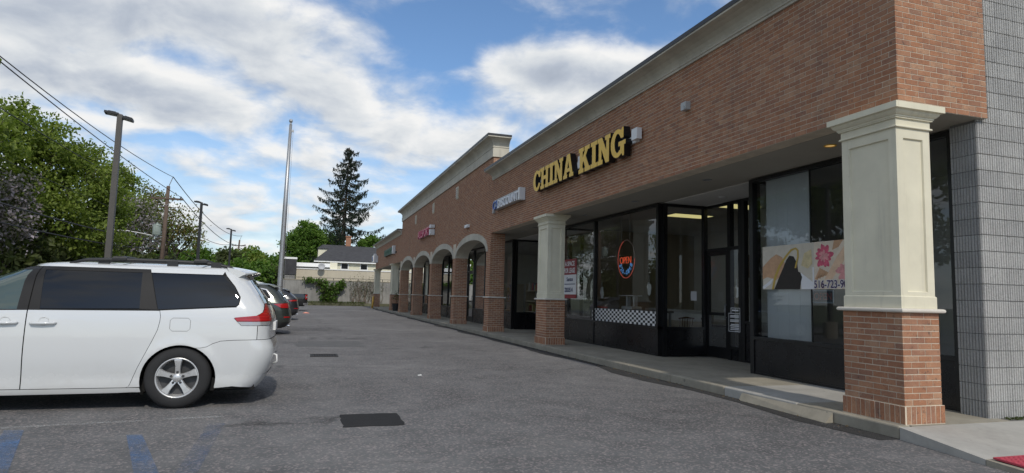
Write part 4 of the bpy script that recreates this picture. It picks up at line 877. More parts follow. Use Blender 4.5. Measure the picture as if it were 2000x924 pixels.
def smooth_tab(tab, n=60):
    """Catmull-Rom resample of a profile table so that the bodywork curves instead of breaking"""
    xs = [p[0] for p in tab]; out = []
    for i in range(len(tab)-1):
        x0, y0 = tab[i]; x1, y1 = tab[i+1]
        m0 = (y1-tab[i-1][1])/(x1-tab[i-1][0]) if i else (y1-y0)/(x1-x0); m1 = (tab[i+2][1]-y0)/(tab[i+2][0]-x0) if i+2 < len(tab) else (y1-y0)/(x1-x0)
        k = 6
        for j in range(k):
            t = j/k; h = x1-x0; out.append((x0+h*t, (2*t**3-3*t*t+1)*y0+(t**3-2*t*t+t)*h*m0+(-2*t**3+3*t*t)*y1+(t**3-t*t)*h*m1))
    out.append(tab[-1]); return out
class Shape:
    def __init__(s, W, XR, XF, rr=.28, rf=.55, bow=.010, xm=-1.2, arches=(), flare=.012, ra=.40):
        s.W, s.XR, s.XF = smooth_tab(W), smooth_tab(XR), smooth_tab(XF); s.rr, s.rf, s.bow, s.xm, s.arches, s.flare, s.ra = rr, rf, bow, xm, arches, flare, ra
    def at(s, q, z, off=0.0):
        W = interp(s.W, z); xr = interp(s.XR, z); xf = interp(s.XF, z); r = min(s.rr, W*.9); rf = min(s.rf, W*.9); xc, xd = xr-r, xf+rf
        if q > xc:
            w = W-s.bow*(xc-s.xm)**2; t = (q-xc)/r
            if t <= math.pi/2: return (xc+(r+off)*math.sin(t), w-r+(r+off)*math.cos(t), z)
            d = q-xc-r*math.pi/2; y = max(0, w-r-d); return (xr+off-.03*(1-(y/max(w-r,.01))**2)*0+.03*(1-(y/max(.01,w-r))**2), y, z)
        if q < xd:
            w = W-s.bow*(xd-s.xm)**2; t = (xd-q)/rf
            if t <= math.pi/2: return (xd-(rf+off)*math.sin(t), w-rf+(rf+off)*math.cos(t), z)
            d = xd-q-rf*math.pi/2; y = max(0, w-rf-d); return (xf-off-.05*(1-(y/max(.01,w-rf))**2), y, z)
        y = W-s.bow*(q-s.xm)**2+off
        for (ax, az) in s.arches:
            d = math.hypot(q-ax, z-az); y += s.flare*math.exp(-((d-s.ra)/.05)**2)
        return (q, y, z)
def panel(sh, name, poly, mt, parent, sides=(-1, 1), off=0.0, grid=.07, zgrid=.07, smooth=True, **kw):
    tv, _, tf, _, _, _ = delaunay_2d_cdt([Vector(q) for q in poly], [], [list(range(len(poly)))], 1, 1e-6)
    bm = bmesh.new(); nv = [bm.verts.new((q.x, q.y, 0)) for q in tv]
    for tri in tf: bm.faces.new([nv[i] for i in tri])
    a0, a1 = min(p[0] for p in poly), max(p[0] for p in poly); z0, z1 = min(p[1] for p in poly), max(p[1] for p in poly)
    def cuts(lo, hi, g):
        k = math.floor(lo/g)+1
        while k*g < hi-1e-4:
            yield k*g; k += 1
    for a in cuts(a0, a1, grid): bmesh.ops.bisect_plane(bm, geom=bm.verts[:]+bm.edges[:]+bm.faces[:], plane_co=(a,0,0), plane_no=(1,0,0), dist=1e-5)
    for z in cuts(z0, z1, zgrid): bmesh.ops.bisect_plane(bm, geom=bm.verts[:]+bm.edges[:]+bm.faces[:], plane_co=(0,z,0), plane_no=(0,1,0), dist=1e-5)
    bmesh.ops.remove_doubles(bm, verts=bm.verts, dist=1e-4)
    out = []
    bm.verts.index_update(); V = [(v.co.x, v.co.y) for v in bm.verts]; F = [[v.index for v in f.verts] for f in bm.faces]; bm.free()
    for sd in sides:
        b = MB(); pts = [sh.at(a, z, off) for a, z in V]; b.add([(x, y*sd, z) for x, y, z in pts], F)
        me = bpy.data.meshes.new(name); me.from_pydata(b.v, [], [f if sd > 0 else f[::-1] for f in F]); me.materials.append(mt)
        bmx = bmesh.new(); bmx.from_mesh(me); bmesh.ops.recalc_face_normals(bmx, faces=bmx.faces)
        s = sum(f.normal.y*sd*f.calc_area() for f in bmx.faces)+sum(f.normal.x*f.calc_area() for f in bmx.faces)*(.5 if a1 > .5 else 0)
        if s < 0: bmesh.ops.reverse_faces(bmx, faces=bmx.faces)
        bmx.to_mesh(me); bmx.free()
        if smooth: me.polygons.foreach_set('use_smooth', [True]*len(me.polygons))
        out.append(link(name, me, parent, **kw))
    return out
def archpts(cx, cz, R, a0, a1, n=16): return [(cx+R*math.cos(math.radians(a0+(a1-a0)*k/n)), cz+R*math.sin(math.radians(a0+(a1-a0)*k/n))) for k in range(n+1)]
def wheel(car, x, y, side, R=.365, Rr=.243, w=.22, spokes=5, mt=None):
    """tyre with rim, spokes and hub; side -1 looks towards -Y"""
    ax = (0, side, 0); mt = mt or M_ALLOY; wh = MB(); h = w/2
    wh.lathe([(Rr-.012, h-.015), (Rr+.004, h-.004), (Rr+.03, h), (R-.045, h-.006), (R-.015, h-.028), (R-.002, h-.06), (R, h-.09), (R, -h+.09), (R-.015, -h+.03), (R-.045, -h), (Rr, -h+.01)], (x, y, R), ax, 40)
    t = wh.obj('wheel', M_TYRE, car, True)
    b = MB(); b.lathe([(Rr-.004, h-.012), (Rr-.012, h-.004), (Rr-.022, h-.012), (Rr-.03, h-.05), (Rr-.05, -h+.05)], (x, y, R), ax, 40); b.obj('rim', mt, t, True)
    b = MB(); b.lathe([(Rr-.03, h-.10), (.15, h-.11), (.0, h-.11)], (x, y, R), ax, 28); b.obj('brake_disc', M_DARKALLOY, t)
    b = MB()
    for k in range(spokes):
        a = math.pi/2+2*math.pi*k/spokes; u = Vector((math.cos(a), 0, math.sin(a))); v = Vector((-math.sin(a), 0, math.cos(a))); o = Vector((x, y, R)); n = Vector(ax)
        rows = [(.030, .036, h-.035), (.09, .030, h-.022), (.15, .034, h-.016), (Rr-.035, .048, h-.012), (Rr-.012, .060, h-.016)]; base = len(b.v)
        for r, hw, d in rows:
            s = 5/spokes
            for dv, dd in ((-hw*s, -.03), (-hw*s*.82, 0), (hw*s*.82, 0), (hw*s, -.03)): b.v.append(tuple(o+u*r+v*dv+n*(d+dd)))
        for i in range(len(rows)-1):
            for j in range(3): b.f.append((base+i*4+j, base+i*4+j+1, base+i*4+4+j+1, base+i*4+4+j)); b.m.append(0)
    o = b.obj('spokes', mt, t)
    b = MB(); b.lathe([(.052, h-.05), (.050, h-.018), (.036, h-.010), (0, h-.008)], (x, y, R), ax, 20); b.obj('hub_cap', mt, t, True)
    b = MB()
    for k in range(5):
        a = math.pi/2+2*math.pi*k/5; c = (x+.068*math.cos(a), y, R+.068*math.sin(a)); b.lathe([(.014, h-.03), (.014, h-.014), (.010, h-.008), (0, h-.008)], c, ax, 8)
    b.obj('lug_nuts', M_DARKALLOY, t)
    return t
def liner(car, x, y_out, side, cz, R, depth=.34):
    b = MB(); pts = archpts(x, cz, R, -25, 205, 22)
    for (a, z), (c, w_) in zip(pts, pts[1:]): b.face([(a, y_out, z), (c, y_out, w_), (c, y_out-side*depth, w_), (a, y_out-side*depth, z)])
    b.face([(a, y_out-side*depth, z) for a, z in pts]); return b.obj('wheel_liner', M_GAP, car)
def roof_cap(sh, name, z0, dz, x1, x2, mt, parent, n=64, levels=7, pw=1.0):
    xr = interp(sh.XR, z0); xf = interp(sh.XF, z0); W = interp(sh.W, z0); qs = [xf-W+((xr+W*1.2)-(xf-W))*k/n for k in range(n+1)]; b = MB()
    for sd in (-1, 1):
        P = [sh.at(q, z0) for q in qs]; base = len(b.v)
        for j in range(levels+1):
            t = math.pi/2*j/levels; c, s = math.cos(t), math.sin(t)**pw
            for (x, y, z) in P:
                cx = min(max(x, x1), x2); b.v.append((cx+(x-cx)*c, y*c*sd, z0+dz*s))
        for j in range(levels):
            for k in range(n): b.f.append((base+j*(n+1)+k, base+j*(n+1)+k+1, base+(j+1)*(n+1)+k+1, base+(j+1)*(n+1)+k)); b.m.append(0)
    me = b.mesh(name, mt, True); bm = bmesh.new(); bm.from_mesh(me); bmesh.ops.remove_doubles(bm, verts=bm.verts, dist=1e-4); bmesh.ops.recalc_face_normals(bm, faces=bm.faces); bm.to_mesh(me); bm.free()
    me.polygons.foreach_set('use_smooth', [True]*len(me.polygons)); return link(name, me, parent)

# --- the white minivan in the foreground (nose towards -X, origin under the rear axle)
van = thing('minivan', 'white minivan with dark tinted windows and black roof rails parked in the foreground', 'van', (-1.40, 9.505, 0))
VS = Shape(W=[(.18,.93),(.24,.952),(.31,.958),(.38,.956),(.46,.966),(.60,.981),(.80,.985),(1.0,.975),(1.10,.962),(1.17,.945),(1.25,.918),(1.4,.862),(1.55,.795),(1.64,.745),(1.70,.70)],
           XR=[(.18,.84),(.26,.90),(.36,.96),(.50,1.02),(.62,1.05),(.72,1.045),(.78,1.015),(.84,1.0),(1.0,1.0),(1.10,.985),(1.22,.93),(1.40,.815),(1.55,.705),(1.64,.635),(1.70,.57)],
           XF=[(.18,-3.75),(.30,-3.90),(.50,-4.0),(.70,-3.97),(.85,-3.86),(.95,-3.62),(1.02,-3.15),(1.10,-2.92),(1.3,-2.52),(1.5,-2.12),(1.64,-1.82),(1.70,-1.62)],
           rr=.27, rf=.55, arches=((.01,.34),(-3.03,.34)), ra=.43)
AC, AZ, AR = .01, .345, .408
AL = archpts(AC, AZ, AR, 198, -14, 26)            # over the rear wheel, front to back
FL = archpts(-3.03, AZ, AR, 198, -14, 22)
inner = [(-5.0,.20),(FL[0][0],.20)]+FL+[(FL[-1][0],.20),(AL[0][0],.20)]+AL+[(AL[-1][0],.22),(2.4,.22),(2.4,1.66),(-5.0,1.66)]
panel(VS, 'inner_shell', inner, M_GAP, van, off=-.012, grid=.12, zgrid=.09)
SLB = [(-.53,.262),(-.505,.275),(-.49,.31),(-.47,.37),(-.43,.48),(-.37,.62),(-.29,.81),(-.245,.93),(-.228,1.03),(-.226,1.09),(-.24,1.155)]   # rear edge of the sliding door
g = .0055
fd = panel(VS, 'front_door', [(-1.578,.262),(-1.578,1.142),(-2.62,1.118),(-2.60,.90),(-2.56,.60),(-2.50,.262)], M_PAINTW, van)
sl = panel(VS, 'sliding_door', [(-1.567,.262)]+[(a-g/2, z) for a, z in SLB]+[(-1.567,1.143)], M_PAINTW, van)
BP = [(.30,.725),(.36,.765),(.45,.797),(.60,.808),(.80,.812),(2.4,.812)]                                                                     # top edge of the bumper
arcq = archpts(AC, AZ, AR, 191.2, 66, 16); arcb = archpts(AC, AZ, AR, 65.2, -12.5, 10)
TL = [(.60,1.088),(.70,1.098),(.84,1.112),(.93,1.155),(.99,1.235),(1.03,1.27)]                                                               # upper edge of the tail lamp
quarter = [(a+g/2, z) for a, z in SLB][::-1] + [(-.51,.262)] + arcq + [(.24,.722),(.30,.7345),(.36,.771),(.45,.803),(.60,.814),(.86,.818),(.86,.990),(.665,.990),(.58,1.075)] + TL + [(1.00,1.32),(.94,1.42),(.90,1.50),(.86,1.60),(.83,1.655),(.42,1.655),(.45,1.60),(.56,1.47),(.635,1.34),(.632,1.25),(.60,1.218),(-.24,1.158)]
panel(VS, 'quarter_panel', quarter, M_PAINTW, van, grid=.06, zgrid=.06)
sill = [(FL[-1][0]+.02,.19),(-.62,.20),(-.47,.205),(AL[0][0],.205),(arcq[0][0]-.002,.2565),(-.53,.256),(-2.50,.256),(FL[-1][0]+.01,.27)]
panel(VS, 'sill', sill, M_PAINTW, van, off=.004)
bump_poly = [(arcb[0][0]+.005, arcb[0][1])]+arcb[1:]+[(arcb[-1][0],.235),(.60,.25),(.72,.262),(2.4,.262)]+BP[::-1][:-1]+[(.30,.729),(.24,.717)]
panel(VS, 'rear_bumper', bump_poly, M_PAINTW, van, off=.004, grid=.06, zgrid=.05)
panel(VS, 'bumper_valance', [(.58,.256),(.74,.335),(.95,.375),(2.4,.385),(2.4,.205),(.9,.215)], mat('grey_valance', (.55,.56,.57), .45), van, off=.0085, grid=.06, zgrid=.04)
panel(VS, 'tailgate', [(.867,.818),(2.4,.818),(2.4,1.235),(1.19,1.235),(1.17,.99),(.867,.985)], M_PAINTW, van, off=.0, grid=.06, zgrid=.06)
panel(VS, 'rear_window', [(1.045,1.245),(2.4,1.245),(2.4,1.62),(.86,1.62),(.93,1.50),(1.03,1.32)], M_CARGLASS, van, off=.001, grid=.05, zgrid=.05)
tl = panel(VS, 'tail_lamp', [(.585,1.085)]+TL+[(1.15,1.262),(1.19,1.20),(1.175,1.04),(.62,1.04)], M_REDLENS, van, off=.010, grid=.04, zgrid=.04)
panel(VS, 'tail_lamp_clear', [(.622,1.036),(1.175,1.036),(1.165,.992),(.672,.992)], M_CLEARLENS, van, off=.008, grid=.04, zgrid=.02)
# glass and pillars
panel(VS, 'front_side_window', [(-2.70,1.128),(-1.672,1.150),(-1.660,1.605),(-2.02,1.60),(-2.30,1.46)], M_CARGLASS2, van, off=.000)
panel(VS, 'pillar_trim', [(-1.676,1.146),(-1.574,1.147),(-1.574,1.612),(-1.664,1.610)], M_PILLAR, van, off=.003); panel(VS, 'window_frame_top', [(-1.574,1.6125),(-1.574,1.648),(-2.0,1.64),(-2.32,1.48),(-2.72,1.16),(-2.70,1.127),(-2.30,1.463),(-2.02,1.604),(-1.664,1.6105)], M_PILLAR, van, off=.003)
panel(VS, 'sliding_window', [(-1.462,1.160),(-.455,1.180),(-.488,1.605),(-1.495,1.605)], M_CARGLASS, van, off=.0)
panel(VS, 'pillar_trim', [(-1.563,1.148),(-1.456,1.152),(-1.4985,1.608),(-1.563,1.608)], M_PILLAR, van, off=.003); panel(VS, 'pillar_trim', [(-.458,1.176),(-.246,1.166),(-.27,1.18),(-.398,1.608),(-.492,1.608)], M_PILLAR, van, off=.003); panel(VS, 'window_frame_top', [(-1.563,1.6085),(-.398,1.6085),(-.409,1.648),(-1.563,1.648)], M_PILLAR, van, off=.003); panel(VS, 'window_seal', [(-1.456,1.1485),(-.246,1.161),(-.25,1.1655),(-.458,1.175),(-1.456,1.155)], M_GAP, van, off=.003)
panel(VS, 'quarter_window', [(-.262,1.172),(.595,1.228),(.622,1.255),(.625,1.335),(.555,1.462),(.45,1.59),(.40,1.605),(-.39,1.605)], M_CARGLASS, van, off=.002, grid=.05, zgrid=.05)
panel(VS, 'window_seal', [(-.30,1.160),(.60,1.214),(.60,1.224),(-.265,1.170)], M_GAP, van, off=.006)
panel(VS, 'roof_side', [(-1.95,1.652),(.83,1.652),(.83,1.6605),(-1.95,1.6605)], M_PAINTW, van, off=.002); panel(VS, 'roof_side', [(-.398,1.612),(.40,1.612),(.42,1.653),(-.41,1.653)], M_PAINTW, van, off=.001)
roof_cap(VS, 'roof', 1.66, .085, -1.0, .10, M_PAINTW, van)
panel(VS, 'front_fender', [(-2.625,1.10),(-2.605,.90),(-2.565,.60),(-2.507,.262)]+archpts(-3.03, AZ, AR, -8, 188, 18)+[(-3.45,.26),(-5.0,.26),(-5.0,.95),(-3.6,.97),(-3.0,1.05)], M_PAINTW, van, grid=.09, zgrid=.09)
panel(VS, 'windshield', [(-2.74,1.13),(-2.33,1.47),(-2.02,1.63),(-5.0,1.63),(-5.0,1.10)], M_CARGLASS, van, off=-.003, grid=.09, zgrid=.09)
panel(VS, 'hood', [(-3.0,1.052),(-3.6,.973),(-5.0,.953),(-5.0,1.10),(-2.70,1.12)], M_PAINTW, van, grid=.08, zgrid=.02)
# fuel flap: thin dark seam round a flush lid
def seam_ring(a0, a1, z0, z1, w, r=.03):
    o = [(a1-r,z0),(a1,z0+r),(a1,z1-r),(a1-r,z1),(a0+r,z1),(a0,z1-r),(a0,z0+r),(a0+r,z0)]; i = [(a1-r,z0+w),(a1-w,z0+r),(a1-w,z1-r),(a1-r,z1-w),(a0+r,z1-w),(a0+w,z1-r),(a0+w,z0+r),(a0+r,z0+w)]
    for k in range(8): k2 = (k+1)%8; panel(VS, 'fuel_flap_seam', [o[k],o[k2],i[k2],i[k]], M_GAP2, van, sides=(-1,), off=.0008, smooth=False)
M_GAP2 = mat('soft_seam', (.16, .16, .165), .6)
seam_ring(-.12, .105, .915, 1.075, .005)
panel(VS, 'quarter_seam', [(.858,.818),(.864,.818),(.864,.99),(.858,.99)], M_GAP, van, off=.0006)
# door handles: recessed cup plus bar
for s0, par in ((-1.53, sl), (-1.90, fd)):
    for sd, pr in ((-1, par[0]), (1, par[1])):
        y = VS.at(s0, 1.0)[1]
        b = MB(); b.tube([(s0,(y+.004)*sd,.995),(s0+.02,(y+.030)*sd,.996),(s0+.125,(y+.036)*sd,.998),(s0+.235,(y+.030)*sd,1.0),(s0+.255,(y+.004)*sd,1.0)], [.010,.017,.018,.017,.010], 10); b.obj('door_handle', M_PAINTW, pr, True)
        b = MB(); b.lathe([(.052,.0),(.050,.006),(.040,-.004),(.0,-.012)], (s0+.13, (VS.at(s0+.13,1.02)[1]+.001)*sd, 1.018), (0, sd, 0), 20); b.obj('handle_cup', M_PAINTW, pr, True)
# roof rails with crossbars, spoiler, underbody, wheels
for sd in (-1, 1):
    yy = .60*sd
    b = MB(); b.tube([(-1.30,yy*1.06,1.70),(-1.12,yy*1.04,1.745),(-.8,yy*1.02,1.760),(-.2,yy,1.762),(.25,yy,1.748),(.45,yy,1.715),(.52,yy,1.69)], [.012,.022,.024,.024,.024,.020,.012], 8); b.obj('roof_rail', M_PLBLACK, van, True)
    for xx in (-.95, -.2, .30):
        b = MB(); b.box((xx-.06, yy-.022, 1.69), (xx+.06, yy+.022, 1.77)); b.obj('rail_foot', M_PLBLACK, van)
for xx in (-.78, .12):
    b = MB(); b.tube([(xx,-.66,1.775),(xx,-.45,1.80),(xx,0,1.806),(xx,.45,1.80),(xx,.66,1.775)], .016, 8); o = b.obj('crossbar', M_PLBLACK, van, True)
    b = MB(); b.rectloft(xx-.075, xx+.075, -.665, -.575, [(0,1.755),(.0,1.778),(-.012,1.798)]); b.obj('crossbar_foot', M_PLBLACK, van)
b = MB(); N = 14
sec = [(.44,1.737),(.55,1.724),(.68,1.702),(.775,1.675),(.778,1.658),(.72,1.642),(.65,1.612),(.59,1.577),(.53,1.60)]
for k in range(N+1):
    y = -.69+1.38*k/N; e = 1-abs(y/.69)**6*.35
    for x, z in sec: b.v.append((.44+(x-.44)*e, y, z-(abs(y)/.69)**2*.030))
for k in range(N):
    for j in range(len(sec)): j2 = (j+1)%len(sec); b.f.append((k*9+j, (k+1)*9+j, (k+1)*9+j2, k*9+j2)); b.m.append(0)
b.f.append(tuple(range(9))); b.m.append(0); b.f.append(tuple(N*9+j for j in range(9))); b.m.append(0)
o = b.obj('spoiler', M_PAINTW, van); smooth_by_angle(o, 40)
b = MB(); b.box((-3.7,-.82,.19),(.85,.82,.34)); b.box((-2.6,-.90,.20),(-.42,.90,.24)); b.obj('underbody', M_GAP, van)
for sd in (-1, 1):
    for wx in (0, -3.03): wheel(van, wx, .868*sd, sd); liner(van, wx if wx else AC, .945*sd, sd, AZ, AR+.012)
b = MB(); b.tube([(1.02,-.55,.62),(1.09,-.62,.60),(1.10,-.62,.52),(1.04,-.58,.48)], .012, 6); b.obj('hanging_strap', M_WHITE, van, True)
b = MB(); b.box((1.015,-.26,.90),(1.045,.26,1.01)); b.obj('licence_plate', M_WHITE, van)

# --- cars farther along the row, tails towards the lane
def suv(label, loc, paint, H=1.68, xr_top=.50, rear=1.0, chrome=True, rails=None, wheelb=2.75, group='cars parked along the row', lamp=M_REDLENS, lamp_poly=None, Wd=.93, name='parked_car', glass_side=True):
    c = thing(name, label, 'car', loc, group); k = Wd/.93
    S = Shape(W=[(.20,.86*k),(.35,.90*k),(.6,.925*k),(.85,.93*k),(1.0,.915*k),(1.08,.89*k),(1.3,.80*k),(H-.12,.68*k),(H-.05,.62*k)],
              XR=[(.20,rear-.22),(.32,rear-.10),(.5,rear),(.65,rear-.02),(.85,rear-.06),(1.05,rear-.12),(1.15,rear-.20),(H-.25,xr_top+.13),(H-.12,xr_top),(H-.05,xr_top-.08)],
              XF=[(.20,-wheelb-.65),(.4,-wheelb-.82),(.65,-wheelb-.85),(.85,-wheelb-.7),(.97,-wheelb-.35),(1.05,-wheelb+.35),(1.2,-wheelb+.75),(H-.12,-wheelb+1.5),(H-.05,-wheelb+1.65)], rr=.30, rf=.5, xm=-1.1, arches=((0,.34),(-wheelb,.34)), flare=.02)
    A = archpts(0, .345, .41, 200, -15, 16); B = archpts(-wheelb, .345, .41, 200, -15, 16)
    panel(S, 'body_side', [(-5.0,.36),(B[0][0],.36)]+B[1:-1]+[(B[-1][0],.36),(A[0][0],.36)]+A[1:-1]+[(A[-1][0],.36),(2.4,.36),(2.4,1.03),(-5.0,1.03)], paint, c, grid=.12, zgrid=.08)
    panel(S, 'lower_cladding', [(B[-1][0],.22),(A[0][0],.22),(A[0][0]-.005,.352),(B[-1][0]+.005,.352)], M_PLBLACK, c, off=.006, grid=.2)
    panel(S, 'rear_cladding', [(A[-1][0],.24),(2.4,.24),(2.4,.44),(.62,.40),(A[-1][0],.352)], M_PLBLACK, c, off=.008, grid=.09)
    panel(S, 'upper_body', [(-5.0,1.032),(2.4,1.032),(2.4,H-.05),(-5.0,H-.05)], paint, c, grid=.12, zgrid=.08)
    panel(S, 'side_window', [(-wheelb+.75,1.07),(.22,1.12),(.40,1.20),(.20,H-.21),(-.1,H-.15),(-wheelb+1.55,H-.15)], M_CARGLASS, c, off=.006, grid=.1)
    if chrome:
        panel(S, 'window_chrome', [(-.1,H-.155),(.20,H-.215),(.40,1.20),(.22,1.12),(-1.4,1.085),(-1.4,1.055),(.235,1.088),(.445,1.195),(.225,H-.185),(-.1,H-.125)], M_CHROME, c, off=.009, grid=.06)
    panel(S, 'rear_window', [(xr_top+.30,H-.20),(2.4,H-.18),(2.4,1.13),(rear+.10,1.11)], M_CARGLASS, c, off=.006, grid=.07)
    panel(S, 'tail_lamp', lamp_poly or [(.46,1.00),(.62,1.015),(.98,1.03),(1.22,1.02),(1.22,.93),(.95,.87),(.70,.88),(.60,.93)], lamp, c, off=.012, grid=.05, zgrid=.04)
    panel(S, 'reflector', [(.80,.56),(1.05,.56),(1.05,.60),(.80,.60)], M_REDLENS, c, off=.006)
    roof_cap(S, 'roof', H-.052, .055, -wheelb+1.9, xr_top-.5, paint, c, n=40)
    b = MB(); w = .62*k
    for sgn in (1,): b.add([(xr_top-.25,-w,H-.03),(xr_top-.25,w,H-.03),(xr_top+.16,w*.93,H-.085),(xr_top+.16,-w*.93,H-.085),(xr_top-.05,-w,H-.12),(xr_top-.05,w,H-.12)], [(0,1,2,3),(3,2,5,4),(0,3,4),(1,5,2),(0,4,5,1)])
    b.obj('spoiler', paint if rails is None else paint, c)
    b = MB(); b.box((-wheelb-.5,-.76*k,.22),(rear-.25,.76*k,.36)); b.obj('underbody', M_GAP, c)
    for sd in (-1, 1):
        for wx in (0, -wheelb): wheel(c, wx, (Wd-.115)*sd, sd, R=.35, Rr=.23, mt=M_DARKALLOY if wx == 9 else M_ALLOY); liner(c, wx, (Wd-.05)*sd, sd, .345, .415)
        if rails: 
            b = MB(); b.tube([(-1.6,.58*sd*k,H),(-1.5,.58*sd*k,H+.06),(.1,.56*sd*k,H+.06),(.25,.56*sd*k,H-.01)], .022, 6); b.obj('roof_rail', rails, c, True)
    b = MB(); b.tube([(rear-.12,-.55,.30),(rear-.02,-.55,.29)], .035, 10); b.obj('exhaust_tip', M_CHROME, c)
    return c
M_OLIVE = mat('dark_green_grey_paint', (.050, .058, .052), .28, .5, coat=.7); M_DGREY = mat('charcoal_paint', (.035, .038, .043), .28, .4, coat=.7); M_BLKP = mat('black_paint', (.010, .010, .011), .25, coat=.8)
suv('dark green-grey crossover with chrome window trim behind the white minivan', (-1.42, 22.95, 0), M_OLIVE, H=1.66)
suv('white roofed vehicle with white roof rails beyond the dark green-grey crossover', (-2.28, 28.2, 0), M_PAINTW, H=1.83, rails=M_WHITE, chrome=False)
suv('charcoal hatchback crossover just right of the flagpole foot', (-1.28, 34.2, 0), M_DGREY, H=1.56, chrome=False, lamp_poly=[(.50,.98),(.75,1.0),(1.5,1.02),(1.5,.97),(.9,.94),(.6,.92)])
# --- black pickup at the far end of the row
pk = thing('pickup_truck', 'black pickup truck with red tail lamps at the far end of the parked row', 'truck', (-.95, 50.2, 0), 'cars parked along the row')
PS = Shape(W=[(.32,.90),(.5,.96),(.9,.98),(1.15,.96),(1.24,.95)], XR=[(.32,1.02),(.5,1.10),(.9,1.12),(1.24,1.10)], XF=[(.32,-4.2),(.5,-4.5),(.9,-4.5),(1.24,-4.3)], rr=.12, rf=.4, xm=-1.5, arches=((0,.38),(-3.4,.38)), flare=.03, ra=.47)
A = archpts(0, .40, .46, 195, -10, 16); B = archpts(-3.4, .40, .46, 195, -10, 16)
panel(PS, 'bed_side', [(-6.0,.42),(B[0][0],.42)]+B[1:-1]+[(B[-1][0],.42),(A[0][0],.42)]+A[1:-1]+[(A[-1][0],.42),(1.35,.42),(1.30,1.24),(-6.0,1.24)], M_BLKP, pk, grid=.14)
panel(PS, 'tailgate', [(1.31,.55),(3,.55),(3,1.24),(1.305,1.24)], M_BLKP, pk, off=.004, grid=.1)
panel(PS, 'tail_lamp', [(.98,.86),(1.29,.86),(1.29,1.20),(.98,1.20)], M_REDLENS, pk, off=.012, grid=.05); panel(PS, 'lamp_insert', [(1.02,.97),(1.27,.97),(1.27,1.06),(1.02,1.06)], M_CLEARLENS, pk, off=.016, grid=.05)
panel(PS, 'rear_bumper', [(.85,.42),(3,.42),(3,.58),(.85,.58)], M_CHROME, pk, off=.06, grid=.07)
b = MB(); b.box((-4.2,-.92,1.2),(-1.2,.92,1.235)); b.box((-1.19,-.90,.75),(1.05,.90,.78)); b.obj('bed_floor', M_PLBLACK, pk)
CS = Shape(W=[(1.2,.92),(1.3,.90),(1.6,.80),(1.80,.72)], XR=[(1.2,-1.15),(1.5,-1.2),(1.80,-1.32)], XF=[(1.2,-3.4),(1.5,-2.95),(1.80,-2.5)], rr=.15, rf=.3, xm=-2)
panel(CS, 'cab', [(-5,1.23),(0.5,1.23),(0.5,1.80),(-5,1.80)], M_BLKP, pk, grid=.15); panel(CS, 'cab_window', [(-2.9,1.29),(-1.45,1.29),(-1.55,1.70),(-2.6,1.70)], M_CARGLASS, pk, off=.006); panel(CS, 'cab_rear_window', [(-1.1,1.32),(.5,1.32),(.5,1.70),(-1.15,1.70)], M_CARGLASS, pk, off=.006); roof_cap(CS, 'roof', 1.80, .07, -2.2, -1.6, M_BLKP, pk, n=32)
b = MB(); b.box((-4.2,-.8,.34),(.95,.8,.56)); b.obj('underbody', M_GAP, pk)
for sd in (-1, 1):
    for wx in (0, -3.4): wheel(pk, wx, .86*sd, sd, R=.39, Rr=.25, w=.26); liner(pk, wx, .92*sd, sd, .40, .465)

# ------------------------------------------------------------------ poles, lamps, wires
def pix(u, v, Y):
    """point of the plane y = Y seen at pixel (u, v) of the photograph; used for laying out the far background"""
    d = f_*FPX + r_*(u-1000) - u_*(v-462); t = Y/d.y; return Vector((d.x*t, Y, CAM_H+d.z*t))
fp = thing('flagpole', 'tall tapered grey metal flagpole without a flag behind the parked cars', 'flagpole', (-1.08, 30, 0))
b = MB(); b.tube([(0,0,0),(0,0,1.5),(.02,0,5),(.05,0,8.95)], [.125,.122,.10,.062], 16); b.obj('shaft', M_STEEL, fp, True)
b = MB(); b.lathe([(.02,8.95),(.05,8.97),(.05,9.0),(.02,9.02),(.06,9.05),(.085,9.12),(.06,9.19),(0,9.21)], (.05,0,0), (0,0,1), 14); b.obj('finial', M_STEEL, fp, True)
b = MB(); b.box((.10,-.04,8.62),(.20,.04,8.72)); b.tube([(.17,0,8.6),(.17,0,1.2)], .006, 5); b.obj('halyard', M_STEEL, fp)
b = MB(); b.lathe([(.30,0),(.30,.10),(.20,.14),(.13,.16)], (0,0,0), (0,0,1), 18); b.obj('collar', M_CONC, fp)
M_LENSP = mat('lamp_lens', (.35,.36,.36), .3)
for k, (x, y, h, lab) in enumerate(((-5.72, 22, 6.72, 'tall bronze car park lamp post rising behind the white minivan'), (-6.39, 43, 6.75, 'dark car park lamp post in the middle distance beside the utility pole'), (-6.63, 62, 6.85, 'farthest dark car park lamp post beside the leaning far utility pole'))):
    t = thing('lamp_post', lab, 'lamp post', (x, y, 0), 'car park lamp posts'); w = .085
    b = MB(); b.rectloft(-w, w, -w, w, [(0,.7),(-.015,h-.02),(-.02,h)]); b.obj('pole', M_POLE if k == 0 else M_FIX, t)
    b = MB(); b.lathe([(.30,0),(.30,.68),(.27,.72),(0,.72)], (0,0,0), (0,0,1), 20); b.obj('pedestal', M_CONC, t)
    for sx, ang in ((-1, .10), (1, -.22)):
        c = Vector((sx*.24, -.06*sx, h+.02-(.16 if sx > 0 else 0))); a = Vector((math.cos(ang), .12, math.sin(ang)*sx*1.0)); n = Vector((-math.sin(ang)*sx, 0, math.cos(ang))); s = Vector((-.12, 1, 0))
        b = MB(); b.obox(c, a*(.19 if sx < 0 else .14), s*.17, n*.032); b.obox(c+n*.045, a*.10, s*.10, n*.018); o = b.obj('lamp_head', M_FIX, t)
        b = MB(); b.obox(c-n*.036, a*.12, s*.12, n*.004); b.obj('lens', M_LENSP, o)
        b = MB(); b.tube([(0,0,c.z-.03),(c.x*.5,c.y*.5,c.z)], .03, 8); b.obj('arm', M_FIX, t)
